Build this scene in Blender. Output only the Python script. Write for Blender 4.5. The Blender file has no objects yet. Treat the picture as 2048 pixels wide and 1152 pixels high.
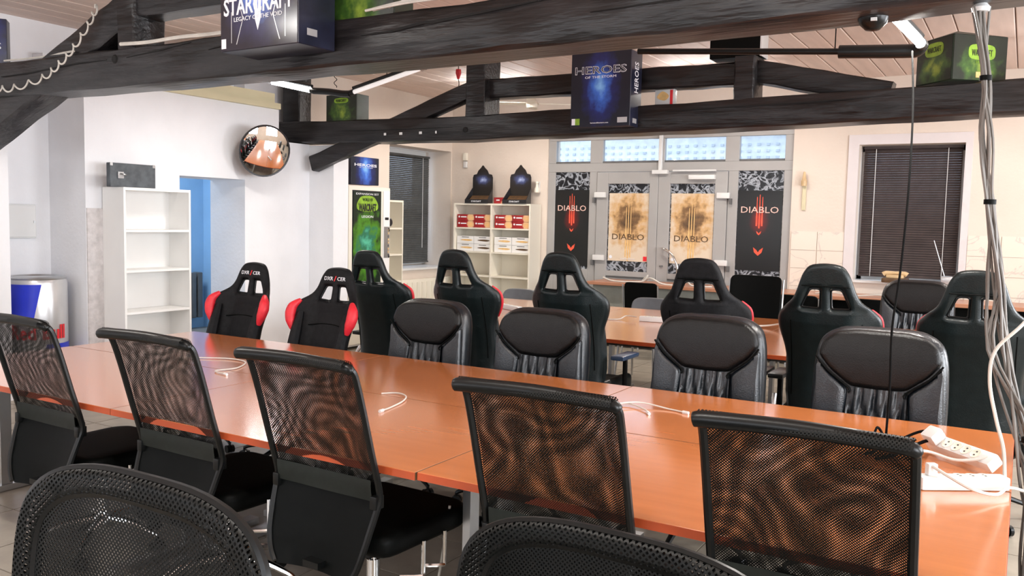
import bpy, bmesh, math, random
from mathutils import Vector, Matrix
random.seed(7)
S = bpy.context.scene
COL = S.collection
PI = math.pi

# ------------------------------------------------------------------ camera
CAM_POS = (0.0, 0.0, 1.55)
RIGHT = Vector((0.85988, 0.51002, 0.02213))
DOWN = Vector((0.05979, -0.05755, -0.99655))
FWD = Vector((-0.50698, 0.85824, -0.07998))
cd = bpy.data.cameras.new('camera')
cam = bpy.data.objects.new('camera', cd)
COL.objects.link(cam)
m3 = Matrix((RIGHT, -DOWN, -FWD)).transposed()
cam.matrix_world = Matrix.Translation(CAM_POS) @ m3.to_4x4()
cd.sensor_width = 36.0
cd.lens = 1729.9 / 2048 * 36
cd.clip_start = 0.02
S.camera = cam

# ------------------------------------------------------------------ world, light, exposure
w = bpy.data.worlds.new('World')
S.world = w
w.use_nodes = True
bg = w.node_tree.nodes['Background']
bg.inputs[0].default_value = (0.78, 0.88, 1.0, 1)
bg.inputs[1].default_value = 2.6

def area(name, loc, rot, sx, sy, power, color=(1, 1, 1)):
    d = bpy.data.lights.new(name, 'AREA')
    d.shape = 'RECTANGLE'
    d.size = sx
    d.size_y = sy
    d.energy = power
    d.color = color
    o = bpy.data.objects.new(name, d)
    COL.objects.link(o)
    o.location = loc
    o.rotation_euler = rot
    return o

# daylight lamps at the added, unseen windows of the right wall and rear wall
for y in (0.2, 3.6, 7.0):
    area('fill_daylight', (3.02, y, 1.75), (0, PI / 2, 0), 1.5, 1.9, 170, (0.93, 0.96, 1.0))
for x in (-5.0, -1.6):
    area('fill_daylight', (x, -3.02, 1.75), (PI / 2, 0, 0), 2.0, 1.5, 32, (0.96, 0.97, 1.0))

V = S.view_settings
V.view_transform = 'Standard'
V.look = 'None'
V.exposure = 0.28
V.gamma = 1.0
V.use_curve_mapping = False

# ------------------------------------------------------------------ materials
def nodes(name):
    m = bpy.data.materials.new(name)
    m.use_nodes = True
    nt = m.node_tree
    return m, nt, nt.nodes['Principled BSDF']

def mat(name, col, rough=0.5, metal=0.0, scale=8.0, amt=0.12, bump=0.0, bscale=None, stretch=(1, 1, 1), coat=0.0, emit=None, estr=0.0, spec=0.5):
    m, nt, b = nodes(name)
    N, L = nt.nodes, nt.links
    b.inputs['Roughness'].default_value = rough
    b.inputs['Metallic'].default_value = metal
    b.inputs['Coat Weight'].default_value = coat
    b.inputs['Coat Roughness'].default_value = 0.16
    b.inputs['Coat IOR'].default_value = 1.6
    b.inputs['Specular IOR Level'].default_value = spec
    tc = N.new('ShaderNodeTexCoord')
    mp = N.new('ShaderNodeMapping')
    mp.inputs['Scale'].default_value = stretch
    L.new(tc.outputs['Object'], mp.inputs[0])
    nz = N.new('ShaderNodeTexNoise')
    nz.inputs['Scale'].default_value = scale
    nz.inputs['Detail'].default_value = 4
    L.new(mp.outputs[0], nz.inputs['Vector'])
    r = N.new('ShaderNodeValToRGB')
    lo = [max(0, c * (1 - amt)) for c in col]
    hi = [min(1, c * (1 + amt)) for c in col]
    r.color_ramp.elements[0].color = (*lo, 1)
    r.color_ramp.elements[1].color = (*hi, 1)
    r.color_ramp.elements[0].position = 0.3
    r.color_ramp.elements[1].position = 0.7
    L.new(nz.outputs['Fac'], r.inputs[0])
    L.new(r.outputs[0], b.inputs['Base Color'])
    if bump > 0:
        nb = N.new('ShaderNodeTexNoise')
        nb.inputs['Scale'].default_value = bscale or scale * 4
        nb.inputs['Detail'].default_value = 3
        L.new(mp.outputs[0], nb.inputs['Vector'])
        bp = N.new('ShaderNodeBump')
        bp.inputs['Strength'].default_value = bump
        bp.inputs['Distance'].default_value = 0.01
        L.new(nb.outputs['Fac'], bp.inputs['Height'])
        L.new(bp.outputs[0], b.inputs['Normal'])
    if emit:
        b.inputs['Emission Color'].default_value = (*emit, 1)
        b.inputs['Emission Strength'].default_value = estr
    return m

def art(name, stops, center=(0, 0, 0), size=(0.3, 1, 0.3), noise=0.5, nscale=9.0, rough=0.3):
    """printed artwork: a radial colour field broken up by noise"""
    m, nt, b = nodes(name)
    N, L = nt.nodes, nt.links
    b.inputs['Roughness'].default_value = rough
    tc = N.new('ShaderNodeTexCoord')
    sb = N.new('ShaderNodeVectorMath'); sb.operation = 'SUBTRACT'
    sb.inputs[1].default_value = center
    L.new(tc.outputs['Object'], sb.inputs[0])
    dv = N.new('ShaderNodeVectorMath'); dv.operation = 'DIVIDE'
    dv.inputs[1].default_value = size
    L.new(sb.outputs[0], dv.inputs[0])
    ln = N.new('ShaderNodeVectorMath'); ln.operation = 'LENGTH'
    L.new(dv.outputs[0], ln.inputs[0])
    nz = N.new('ShaderNodeTexNoise')
    nz.inputs['Scale'].default_value = nscale
    nz.inputs['Detail'].default_value = 6
    L.new(tc.outputs['Object'], nz.inputs['Vector'])
    ma = N.new('ShaderNodeMath'); ma.operation = 'MULTIPLY_ADD'
    ma.inputs[1].default_value = noise * 2
    L.new(nz.outputs['Fac'], ma.inputs[0])
    sh = N.new('ShaderNodeMath'); sh.operation = 'SUBTRACT'
    sh.inputs[1].default_value = noise
    L.new(ln.outputs['Value'], sh.inputs[0])
    L.new(sh.outputs[0], ma.inputs[2])
    r = N.new('ShaderNodeValToRGB')
    els = r.color_ramp.elements
    while len(els) < len(stops):
        els.new(0.5)
    for e, (p, c) in zip(els, stops):
        e.position = p
        e.color = (*c, 1)
    L.new(ma.outputs[0], r.inputs[0])
    L.new(r.outputs[0], b.inputs['Base Color'])
    return m

def veined(name, dark, light, scale=9.0, rough=0.25, width=0.035):
    m, nt, b = nodes(name)
    N, L = nt.nodes, nt.links
    b.inputs['Roughness'].default_value = rough
    tc = N.new('ShaderNodeTexCoord')
    nz = N.new('ShaderNodeTexNoise')
    nz.inputs['Scale'].default_value = scale
    nz.inputs['Detail'].default_value = 5
    nz.inputs['Distortion'].default_value = 1.2
    L.new(tc.outputs['Object'], nz.inputs['Vector'])
    r = N.new('ShaderNodeValToRGB')
    e = r.color_ramp.elements
    e[0].position = 0.5 - width * 2; e[0].color = (*dark, 1)
    e[1].position = 0.5; e[1].color = (*light, 1)
    x = e.new(0.5 + width * 2); x.color = (*dark, 1)
    L.new(nz.outputs['Fac'], r.inputs[0])
    L.new(r.outputs[0], b.inputs['Base Color'])
    return m

def net(name, pitch, wob, thr, col=(0.003, 0.0035, 0.003), seed=0.0):
    """woven net: open diamonds between the threads"""
    m, nt, b = nodes(name)
    N, L = nt.nodes, nt.links
    b.inputs['Base Color'].default_value = (*col, 1)
    b.inputs['Roughness'].default_value = 0.5
    b.inputs['Specular IOR Level'].default_value = 0.25
    out = nt.nodes['Material Output']
    tc = N.new('ShaderNodeTexCoord')
    nz = N.new('ShaderNodeTexNoise')
    nz.inputs['Scale'].default_value = 5.0
    nz.inputs['Detail'].default_value = 0
    of = N.new('ShaderNodeVectorMath'); of.operation = 'ADD'
    oi = N.new('ShaderNodeObjectInfo')
    sc2 = N.new('ShaderNodeMath'); sc2.operation = 'MULTIPLY_ADD'
    sc2.inputs[1].default_value = 7.0
    sc2.inputs[2].default_value = seed
    L.new(oi.outputs['Random'], sc2.inputs[0])
    L.new(tc.outputs['Object'], of.inputs[0])
    L.new(sc2.outputs[0], of.inputs[1])
    L.new(of.outputs[0], nz.inputs['Vector'])
    ws = N.new('ShaderNodeVectorMath'); ws.operation = 'SCALE'
    ws.inputs['Scale'].default_value = wob
    L.new(nz.outputs['Color'], ws.inputs[0])
    ad = N.new('ShaderNodeVectorMath'); ad.operation = 'ADD'
    L.new(tc.outputs['Object'], ad.inputs[0])
    L.new(ws.outputs[0], ad.inputs[1])
    sx = N.new('ShaderNodeSeparateXYZ')
    L.new(ad.outputs[0], sx.inputs[0])
    k = 2 * PI / pitch
    sins = []
    for sgn in (1, -1):
        a = N.new('ShaderNodeMath'); a.operation = 'MULTIPLY_ADD'
        a.inputs[1].default_value = sgn
        L.new(sx.outputs['Z'], a.inputs[0])
        L.new(sx.outputs['X'], a.inputs[2])
        s = N.new('ShaderNodeMath'); s.operation = 'MULTIPLY'
        s.inputs[1].default_value = k * 0.7071
        L.new(a.outputs[0], s.inputs[0])
        c = N.new('ShaderNodeMath'); c.operation = 'SINE'
        L.new(s.outputs[0], c.inputs[0])
        sins.append(c)
    mn = N.new('ShaderNodeMath'); mn.operation = 'MINIMUM'
    L.new(sins[0].outputs[0], mn.inputs[0])
    L.new(sins[1].outputs[0], mn.inputs[1])
    gt = N.new('ShaderNodeMath'); gt.operation = 'GREATER_THAN'
    gt.inputs[1].default_value = thr
    L.new(mn.outputs[0], gt.inputs[0])
    tr = N.new('ShaderNodeBsdfTransparent')
    mx = N.new('ShaderNodeMixShader')
    L.new(gt.outputs[0], mx.inputs[0])
    L.new(b.outputs[0], mx.inputs[1])
    L.new(tr.outputs[0], mx.inputs[2])
    L.new(mx.outputs[0], out.inputs[0])
    return m

def glass(name, tint=(0.9, 0.95, 1.0), refl=0.08):
    m, nt, b = nodes(name)
    N, L = nt.nodes, nt.links
    out = N['Material Output']
    tr = N.new('ShaderNodeBsdfTransparent')
    tr.inputs[0].default_value = (*tint, 1)
    gl = N.new('ShaderNodeBsdfGlossy')
    gl.inputs['Roughness'].default_value = 0.02
    mx = N.new('ShaderNodeMixShader')
    mx.inputs[0].default_value = refl
    L.new(tr.outputs[0], mx.inputs[1])
    L.new(gl.outputs[0], mx.inputs[2])
    L.new(mx.outputs[0], out.inputs[0])
    return m

M = {}
M['white_wall'] = mat('white_wall', (0.82, 0.82, 0.84), 0.85, scale=3, amt=0.03, bump=0.25, bscale=30)
M['cream_wall'] = mat('cream_wall', (0.73, 0.635, 0.55), 0.85, scale=2, amt=0.04, bump=0.2, bscale=30)
M['rough_wall_shade'] = mat('rough_wall_shade', (0.62, 0.58, 0.57), 0.9, scale=20, amt=0.12, bump=0.9, bscale=35)
M['blue_wall'] = mat('blue_wall', (0.30, 0.50, 0.72), 0.8, scale=3, amt=0.05)
M['yellow_wood'] = mat('yellow_wood', (0.66, 0.60, 0.40), 0.6, scale=5, amt=0.1, stretch=(1, 0.2, 1))
M['plank'] = mat('plank', (0.70, 0.56, 0.49), 0.6, scale=5, amt=0.07, stretch=(3, 0.3, 1))
M['plank_gap'] = mat('plank_gap', (0.25, 0.18, 0.15), 0.9)
M['floor_tile'] = mat('floor_tile', (0.30, 0.265, 0.215), 0.35, scale=6, amt=0.16, bump=0.05)
M['grout'] = mat('grout', (0.2, 0.17, 0.14), 0.9)
M['beam'] = mat('beam', (0.013, 0.0115, 0.012), 0.36, scale=7, amt=0.8, bump=0.8, bscale=12, stretch=(0.35, 2.5, 2.5), spec=0.4)
M['crack'] = mat('crack', (0.004, 0.004, 0.004), 0.9)
M['table'] = mat('table', (0.60, 0.190, 0.055), 0.16, scale=4, amt=0.06, stretch=(0.5, 6, 1), spec=0.9, coat=0.8)
M['table_edge'] = mat('table_edge', (0.45, 0.075, 0.022), 0.35, scale=6, amt=0.1)
M['black'] = mat('black', (0.0025, 0.003, 0.0028), 0.5, scale=30, amt=0.2, spec=0.08)
M['black_plastic'] = mat('black_plastic', (0.0035, 0.004, 0.004), 0.34, scale=30, amt=0.2, spec=0.3)
M['lumbar'] = mat('lumbar', (0.009, 0.012, 0.010), 0.5, scale=40, amt=0.2, spec=0.3)
M['leather'] = mat('leather', (0.004, 0.007, 0.011), 0.33, scale=25, amt=0.3, bump=0.15, bscale=160, spec=0.75)
M['leather_matte'] = mat('leather_matte', (0.004, 0.0042, 0.0045), 0.38, scale=25, amt=0.3, bump=0.2, bscale=200, spec=0.3)
M['race'] = mat('race', (0.005, 0.009, 0.0095), 0.36, scale=18, amt=0.25, bump=0.12, bscale=150, spec=0.35)
M['race_cloth'] = mat('race_cloth', (0.007, 0.007, 0.008), 0.6, scale=40, amt=0.4, bump=0.2, bscale=300, spec=0.2)
M['red'] = mat('red', (0.72, 0.02, 0.035), 0.5, scale=30, amt=0.1)
M['chrome'] = mat('chrome', (0.8, 0.8, 0.8), 0.12, 1.0, amt=0.02)
M['steel'] = mat('steel', (0.55, 0.56, 0.57), 0.35, 1.0, amt=0.05)
M['white_board'] = mat('white_board', (0.84, 0.83, 0.81), 0.45, scale=3, amt=0.02)
M['cream_board'] = mat('cream_board', (0.80, 0.75, 0.64), 0.45, scale=3, amt=0.02)
M['white'] = mat('white', (0.70, 0.70, 0.69), 0.35, scale=3, amt=0.02)
M['ink'] = mat('ink', (0.015, 0.015, 0.018), 0.4)
M['white_ink'] = mat('white_ink', (0.85, 0.86, 0.9), 0.4, amt=0.02)
M['red_ink'] = mat('red_ink', (0.75, 0.02, 0.03), 0.4)
M['alu'] = mat('alu', (0.37, 0.36, 0.35), 0.4, scale=3, amt=0.04)
M['alu_dark'] = mat('alu_dark', (0.12, 0.12, 0.12), 0.5)
M['glass'] = glass('glass')
M['tube_on'] = mat('tube_on', (1, 1, 1), 0.4, emit=(0.95, 0.98, 1.0), estr=28)
M['tube_off'] = mat('tube_off', (0.9, 0.92, 0.92), 0.3, emit=(1, 1, 1), estr=0.35)
M['blind'] = mat('blind', (0.050, 0.036, 0.034), 0.45, scale=10, amt=0.2)
M['blind_grey'] = mat('blind_grey', (0.075, 0.077, 0.075), 0.45, scale=10, amt=0.2)
M['cord_white'] = mat('cord_white', (0.58, 0.56, 0.51), 0.5)
M['cord_grey'] = mat('cord_grey', (0.15, 0.135, 0.12), 0.5)
M['cord_black'] = mat('cord_black', (0.003, 0.003, 0.003), 0.9, spec=0.1)
M['dark_box'] = mat('dark_box', (0.07, 0.08, 0.09), 0.5, scale=12, amt=0.4)
M['navy'] = mat('navy', (0.012, 0.014, 0.03), 0.3, scale=8, amt=0.4)
M['blue_ink'] = mat('blue_ink', (0.02, 0.04, 0.55), 0.28, scale=8, amt=0.05)
M['silver_ink'] = mat('silver_ink', (0.62, 0.62, 0.63), 0.28, 0.55, scale=8, amt=0.05)
M['lime'] = mat('lime', (0.24, 0.42, 0.03), 0.4, scale=20, amt=0.25)
M['dark_green'] = mat('dark_green', (0.012, 0.028, 0.014), 0.35, scale=9, amt=0.5)
M['gold_ink'] = mat('gold_ink', (0.78, 0.50, 0.20), 0.4, scale=15, amt=0.2)
M['ember'] = mat('ember', (0.85, 0.10, 0.05), 0.4, scale=15, amt=0.25)
M['pale_red'] = mat('pale_red', (0.80, 0.52, 0.45), 0.4)
M['brown_ink'] = mat('brown_ink', (0.10, 0.055, 0.025), 0.4, scale=15, amt=0.3)
M['marble_film'] = veined('marble_film', (0.012, 0.013, 0.016), (0.42, 0.45, 0.5), 9.0)
M['marble_tile'] = veined('marble_tile', (0.80, 0.70, 0.60), (0.62, 0.54, 0.48), 3.0, 0.3, 0.015)
M['mirror'] = mat('mirror', (0.93, 0.93, 0.93), 0.01, 1.0, amt=0.0)
M['grey_shell'] = mat('grey_shell', (0.13, 0.135, 0.145), 0.45)
M['pale_trim'] = mat('pale_trim', (0.70, 0.65, 0.65), 0.8, amt=0.02)
M['tan'] = mat('tan', (0.62, 0.44, 0.24), 0.4)
M['counter'] = mat('counter', (0.42, 0.19, 0.11), 0.3, scale=4, amt=0.1, stretch=(0.5, 5, 1))
M['panel_grey'] = mat('panel_grey', (0.25, 0.26, 0.23), 0.6)
M['blue_pad'] = mat('blue_pad', (0.035, 0.06, 0.115), 0.25, scale=10, amt=0.1)
M['ext_white'] = mat('ext_white', (0.85, 0.87, 0.9), 0.7)
M['ext_grey'] = mat('ext_grey', (0.62, 0.66, 0.72), 0.7)
M['net_a'] = net('net_a', 0.0052, 0.012, -0.30)
M['net_b'] = net('net_b', 0.0055, 0.03, -0.30, seed=3.1)
M['net_c'] = net('net_c', 0.0075, 0.0, -0.22)
M['net_d'] = net('net_d', 0.0060, 0.02, -0.15, seed=1.3)
M['heroes_art'] = art('heroes_art', [(0.0, (0.25, 0.55, 0.95)), (0.25, (0.05, 0.16, 0.65)), (0.55, (0.015, 0.02, 0.13)), (0.9, (0.008, 0.009, 0.02))], (0, 0, 0.03), (0.22, 1, 0.42), 0.28, 14)
M['void_art'] = art('void_art', [(0.0, (0.75, 0.8, 1.0)), (0.2, (0.16, 0.28, 0.8)), (0.5, (0.05, 0.05, 0.12)), (0.9, (0.03, 0.025, 0.035))], (0, 0, 0.05), (0.3, 1, 0.32), 0.25, 8, 0.16)
M['fel_art'] = art('fel_art', [(0.0, (0.10, 0.50, 0.32)), (0.25, (0.02, 0.16, 0.09)), (0.45, (0.07, 0.24, 0.012)), (0.75, (0.004, 0.015, 0.006))], (0, 0, -0.02), (0.42, 0.42, 0.62), 0.6, 9)
M['fel_dark'] = art('fel_dark', [(0.0, (0.30, 0.42, 0.05)), (0.25, (0.05, 0.12, 0.02)), (0.5, (0.012, 0.02, 0.010)), (0.9, (0.008, 0.012, 0.008))], (0, 0, -0.05), (0.35, 0.35, 0.3), 0.45, 12)
M['gold_art'] = art('gold_art', [(0.0, (0.06, 0.035, 0.018)), (0.28, (0.22, 0.12, 0.05)), (0.5, (0.62, 0.38, 0.17)), (0.85, (0.72, 0.60, 0.46))], (0, 0, 0.10), (0.40, 1, 0.52), 0.55, 11)
M['ember_art'] = art('ember_art', [(0.0, (0.55, 0.03, 0.02)), (0.3, (0.10, 0.008, 0.008)), (0.6, (0.012, 0.010, 0.010)), (0.95, (0.008, 0.008, 0.008))], (0, 0, 0.12), (0.2, 1, 0.3), 0.2, 8)
M['display_art'] = art('display_art', [(0.0, (0.45, 0.55, 0.85)), (0.3, (0.06, 0.08, 0.2)), (0.6, (0.02, 0.02, 0.03)), (0.95, (0.015, 0.013, 0.012))], (0, 0, 0.33), (0.2, 1, 0.12), 0.3, 14)
M['snack_art'] = art('snack_art', [(0.0, (0.85, 0.52, 0.20)), (0.30, (0.75, 0.45, 0.25)), (0.40, (0.38, 0.02, 0.025)), (1.0, (0.30, 0.015, 0.02))], (0.085, 0, 0), (0.17, 4, 0.15), 0.14, 26)

# ------------------------------------------------------------------ mesh helpers
def link(name, me, m=None, parent=None, smooth=False):
    o = bpy.data.objects.new(name, me)
    COL.objects.link(o)
    if m is not None:
        me.materials.clear()
        me.materials.append(M[m] if isinstance(m, str) else m)
    if parent is not None:
        o.parent = parent
    if smooth:
        for p in me.polygons:
            p.use_smooth = True
        if hasattr(me, 'set_sharp_from_angle'):
            me.set_sharp_from_angle(angle=math.radians(42))
    return o

def obj(name, bm, m, parent=None, smooth=False):
    me = bpy.data.meshes.new(name)
    bmesh.ops.recalc_face_normals(bm, faces=bm.faces)
    bm.to_mesh(me)
    bm.free()
    return link(name, me, m, parent, smooth)

def addbox(bm, x0, x1, y0, y1, z0, z1):
    vs = [bm.verts.new((x, y, z)) for z in (z0, z1) for y in (y0, y1) for x in (x0, x1)]
    for f in ((0, 2, 3, 1), (4, 5, 7, 6), (0, 1, 5, 4), (2, 6, 7, 3), (0, 4, 6, 2), (1, 3, 7, 5)):
        bm.faces.new([vs[i] for i in f])
    return vs

def box(name, m, parent, x0, x1, y0, y1, z0, z1, bevel=0.0, seg=2):
    bm = bmesh.new()
    addbox(bm, x0, x1, y0, y1, z0, z1)
    if bevel:
        bmesh.ops.bevel(bm, geom=bm.edges[:], offset=bevel, segments=seg, affect='EDGES', profile=0.6)
    return obj(name, bm, m, parent, smooth=bevel > 0.004)

def smoothpath(pts, n=6):
    pts = [Vector(p) for p in pts]
    if len(pts) < 3:
        return pts
    out = []
    for i in range(len(pts) - 1):
        p0 = pts[max(i - 1, 0)]; p1 = pts[i]; p2 = pts[i + 1]; p3 = pts[min(i + 2, len(pts) - 1)]
        for k in range(n):
            t = k / n
            out.append(0.5 * ((2 * p1) + (p2 - p0) * t + (2 * p0 - 5 * p1 + 4 * p2 - p3) * t * t + (3 * p1 - p0 - 3 * p2 + p3) * t ** 3))
    out.append(pts[-1])
    return out

def addtube(bm, pts, r, seg=8, n=6, smooth=True):
    P = smoothpath(pts, n) if smooth else [Vector(p) for p in pts]
    rr = r if isinstance(r, (list, tuple)) else None
    rings = []
    up = Vector((0, 0, 1))
    prev = None
    for i, p in enumerate(P):
        t = (P[min(i + 1, len(P) - 1)] - P[max(i - 1, 0)])
        if t.length < 1e-9:
            t = Vector((1, 0, 0))
        t.normalize()
        if prev is None:
            a = up.cross(t)
            if a.length < 0.05:
                a = Vector((1, 0, 0)).cross(t)
        else:
            a = prev - t * prev.dot(t)
        a.normalize()
        prev = a.copy()
        b = t.cross(a)
        if rr:
            f = i / (len(P) - 1) * (len(rr) - 1)
            j = min(int(f), len(rr) - 2)
            rad = rr[j] + (rr[j + 1] - rr[j]) * (f - j)
        else:
            rad = r
        rings.append([bm.verts.new(p + (a * math.cos(2 * PI * k / seg) + b * math.sin(2 * PI * k / seg)) * rad) for k in range(seg)])
    for i in range(len(rings) - 1):
        for k in range(seg):
            bm.faces.new((rings[i][k], rings[i][(k + 1) % seg], rings[i + 1][(k + 1) % seg], rings[i + 1][k]))
    bm.faces.new(rings[0][::-1])
    bm.faces.new(rings[-1])

def tube(name, m, parent, pts, r, seg=8, n=6, smooth=True):
    bm = bmesh.new()
    addtube(bm, pts, r, seg, n, smooth)
    return obj(name, bm, m, parent, True)

def addlathe(bm, prof, c=(0, 0, 0), seg=24):
    rings = []
    for r, z in prof:
        if r < 1e-6:
            rings.append([bm.verts.new((c[0], c[1], c[2] + z))])
        else:
            rings.append([bm.verts.new((c[0] + r * math.cos(2 * PI * k / seg), c[1] + r * math.sin(2 * PI * k / seg), c[2] + z)) for k in range(seg)])
    for a, b in zip(rings, rings[1:]):
        for k in range(seg):
            k2 = (k + 1) % seg
            if len(a) == 1 and len(b) > 1:
                bm.faces.new((a[0], b[k], b[k2]))
            elif len(b) == 1 and len(a) > 1:
                bm.faces.new((a[k], a[k2], b[0]))
            elif len(a) > 1:
                bm.faces.new((a[k], a[k2], b[k2], b[k]))

def lathe(name, m, parent, prof, c=(0, 0, 0), seg=24):
    bm = bmesh.new()
    addlathe(bm, prof, c, seg)
    return obj(name, bm, m, parent, True)

def plate(name, m, parent, outline, holes=(), thick=0.08, bevel=0.03, grid=0.045, fn=None, smooth=True, bres=3):
    """outline in (x, z); filled, given thickness with rounded edges, cut on a grid and bent by fn(x, y, z)"""
    cu = bpy.data.curves.new(name, 'CURVE')
    cu.dimensions = '2D'
    cu.fill_mode = 'BOTH'
    cu.extrude = max(thick / 2 - bevel, 0.0005)
    cu.bevel_depth = bevel
    cu.bevel_resolution = bres
    cu.offset = -bevel
    for pts in (outline, *holes):
        s = cu.splines.new('POLY')
        s.points.add(len(pts) - 1)
        for q, (x, z) in zip(s.points, pts):
            q.co = (x, z, 0, 1)
        s.use_cyclic_u = True
    o = bpy.data.objects.new('tmp', cu)
    me = bpy.data.meshes.new_from_object(o)
    bpy.data.objects.remove(o)
    bpy.data.curves.remove(cu)
    bm = bmesh.new()
    bm.from_mesh(me)
    bpy.data.meshes.remove(me)
    bmesh.ops.remove_doubles(bm, verts=bm.verts, dist=1e-5)
    for v in bm.verts:
        x, z, y = v.co
        v.co = (x, -y, z)
    if grid:
        xs = [p[0] for p in outline]; zs = [p[1] for p in outline]
        for ax, lo, hi in ((0, min(xs), max(xs)), (2, min(zs), max(zs))):
            c = lo + grid
            while c < hi:
                no = Vector((0, 0, 0)); no[ax] = 1
                co = Vector((0, 0, 0)); co[ax] = c
                bmesh.ops.bisect_plane(bm, geom=bm.verts[:] + bm.edges[:] + bm.faces[:], plane_co=co, plane_no=no, dist=1e-6)
                c += grid
    if fn:
        for v in bm.verts:
            v.co = fn(*v.co)
    return obj(name, bm, m, parent, smooth)

def rounded(pts, r=0.03, n=4):
    """round the corners of a closed polygon"""
    out = []
    N = len(pts)
    for i in range(N):
        p = Vector(pts[i]); a = Vector(pts[i - 1]); b = Vector(pts[(i + 1) % N])
        d1 = (a - p); d2 = (b - p)
        q = min(r, d1.length * 0.45, d2.length * 0.45)
        s = p + d1.normalized() * q
        e = p + d2.normalized() * q
        for k in range(n + 1):
            t = k / n
            out.append(tuple((1 - t) ** 2 * s + 2 * t * (1 - t) * p + t * t * e))
    return out

def closedsmooth(pts, n=4):
    out = []
    N = len(pts)
    for i in range(N):
        p0, p1, p2, p3 = (Vector((*pts[(i + k) % N], 0)) for k in (-1, 0, 1, 2))
        for k in range(n):
            t = k / n
            q = 0.5 * ((2 * p1) + (p2 - p0) * t + (2 * p0 - 5 * p1 + 4 * p2 - p3) * t * t + (3 * p1 - p0 - 3 * p2 + p3) * t ** 3)
            out.append((q.x, q.y))
    return out

def text(name, s, m, parent, loc, right, up, width, height=None, extrude=0.0012, bend=None, bold=0.0):
    cu = bpy.data.curves.new(name, 'FONT')
    cu.body = s
    cu.size = 1
    cu.extrude = 0.02
    cu.offset = bold
    cu.resolution_u = 2
    o = bpy.data.objects.new('tmp', cu)
    me = bpy.data.meshes.new_from_object(o)
    bpy.data.objects.remove(o)
    bpy.data.curves.remove(cu)
    xs = [v.co.x for v in me.vertices]; ys = [v.co.y for v in me.vertices]
    x0, x1, y0, y1 = min(xs), max(xs), min(ys), max(ys)
    sx = width / (x1 - x0)
    sy = (height / (y1 - y0)) if height else sx
    R = Vector(right).normalized(); U = Vector(up).normalized(); Nn = R.cross(U)
    L0 = Vector(loc)
    for v in me.vertices:
        a = (v.co.x - (x0 + x1) / 2) * sx
        b = (v.co.y - (y0 + y1) / 2) * sy
        c = v.co.z / 0.02 * extrude
        v.co = bend(a, b, c) if bend else L0 + R * a + U * b + Nn * c
    return link(name, me, m, parent)

def shape(name, m, parent, pts, loc, right, up, extrude=0.001):
    """flat printed shape given as a polygon"""
    R = Vector(right).normalized(); U = Vector(up).normalized(); Nn = R.cross(U)
    L0 = Vector(loc)
    bm = bmesh.new()
    f = [bm.verts.new(L0 + R * a + U * b + Nn * extrude) for a, b in pts]
    k = [bm.verts.new(L0 + R * a + U * b) for a, b in pts]
    bm.faces.new(f)
    bm.faces.new(k[::-1])
    n = len(pts)
    for i in range(n):
        bm.faces.new((f[i], k[i], k[(i + 1) % n], f[(i + 1) % n]))
    return obj(name, bm, m, parent)

XZ = dict(right=(1, 0, 0), up=(0, 0, 1))          # a face that looks toward -Y
YZ = dict(right=(0, 1, 0), up=(0, 0, 1))          # a face that looks toward +X

def tag(o, label, cat=None, group=None, kind=None):
    o['label'] = label
    if cat:
        o['category'] = cat
    if group:
        o['group'] = group
    if kind:
        o['kind'] = kind
    return o

def thing(name, label, cat, loc=(0, 0, 0), rz=0.0, group=None):
    o = bpy.data.objects.new(name, None)
    o.empty_display_size = 0.1
    COL.objects.link(o)
    o.location = loc
    o.rotation_euler = (0, 0, rz)
    return tag(o, label, cat, group)

def dup(root, loc, rz, label, scale=None):
    kids = {}
    for o in bpy.data.objects:
        if o.parent:
            kids.setdefault(o.parent.name, []).append(o)
    def cp(o, parent):
        c = o.copy()
        COL.objects.link(c)
        c.parent = parent
        for k in kids.get(o.name, []):
            cp(k, c)
        return c
    r = cp(root, None)
    r.location = loc
    r.rotation_euler = (0, 0, rz)
    r['label'] = label
    return r

def struct(o, label):
    o['kind'] = 'structure'
    o['label'] = label
    return o

# ------------------------------------------------------------------ the room
CEIL = 3.2
XL = -6.93           # face of the white left wall
# floor
fl = box('floor', 'grout', None, -8.2, 3.0, -3.0, 10.6, -0.12, -0.004)
struct(fl, 'grey brown tiled floor of the hall')
T = 0.45
tile_me = None
far = bmesh.new()
nx = int(11.0 / T); ny = int(13.4 / T)
for i in range(nx):
    for j in range(ny):
        x = -8.0 + i * T; y = -2.95 + j * T
        if -5.6 < x < 0.6 and 1.2 < y < 5.6:
            if tile_me is None:
                b = bmesh.new()
                addbox(b, 0.004, T - 0.004, 0.004, T - 0.004, -0.01, 0.0)
                t = obj('floor_tile', b, 'floor_tile', fl)
                tile_me = t.data
            else:
                t = link('floor_tile', tile_me, None, fl)
            t.location = (x, y, random.uniform(-0.0008, 0.0))
        else:
            addbox(far, x + 0.004, x + T - 0.004, y + 0.004, y + T - 0.004, -0.01, -0.0005)
ft = obj('floor_tiles_beyond', far, 'floor_tile', fl)
ft['kind'] = 'stuff'

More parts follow.
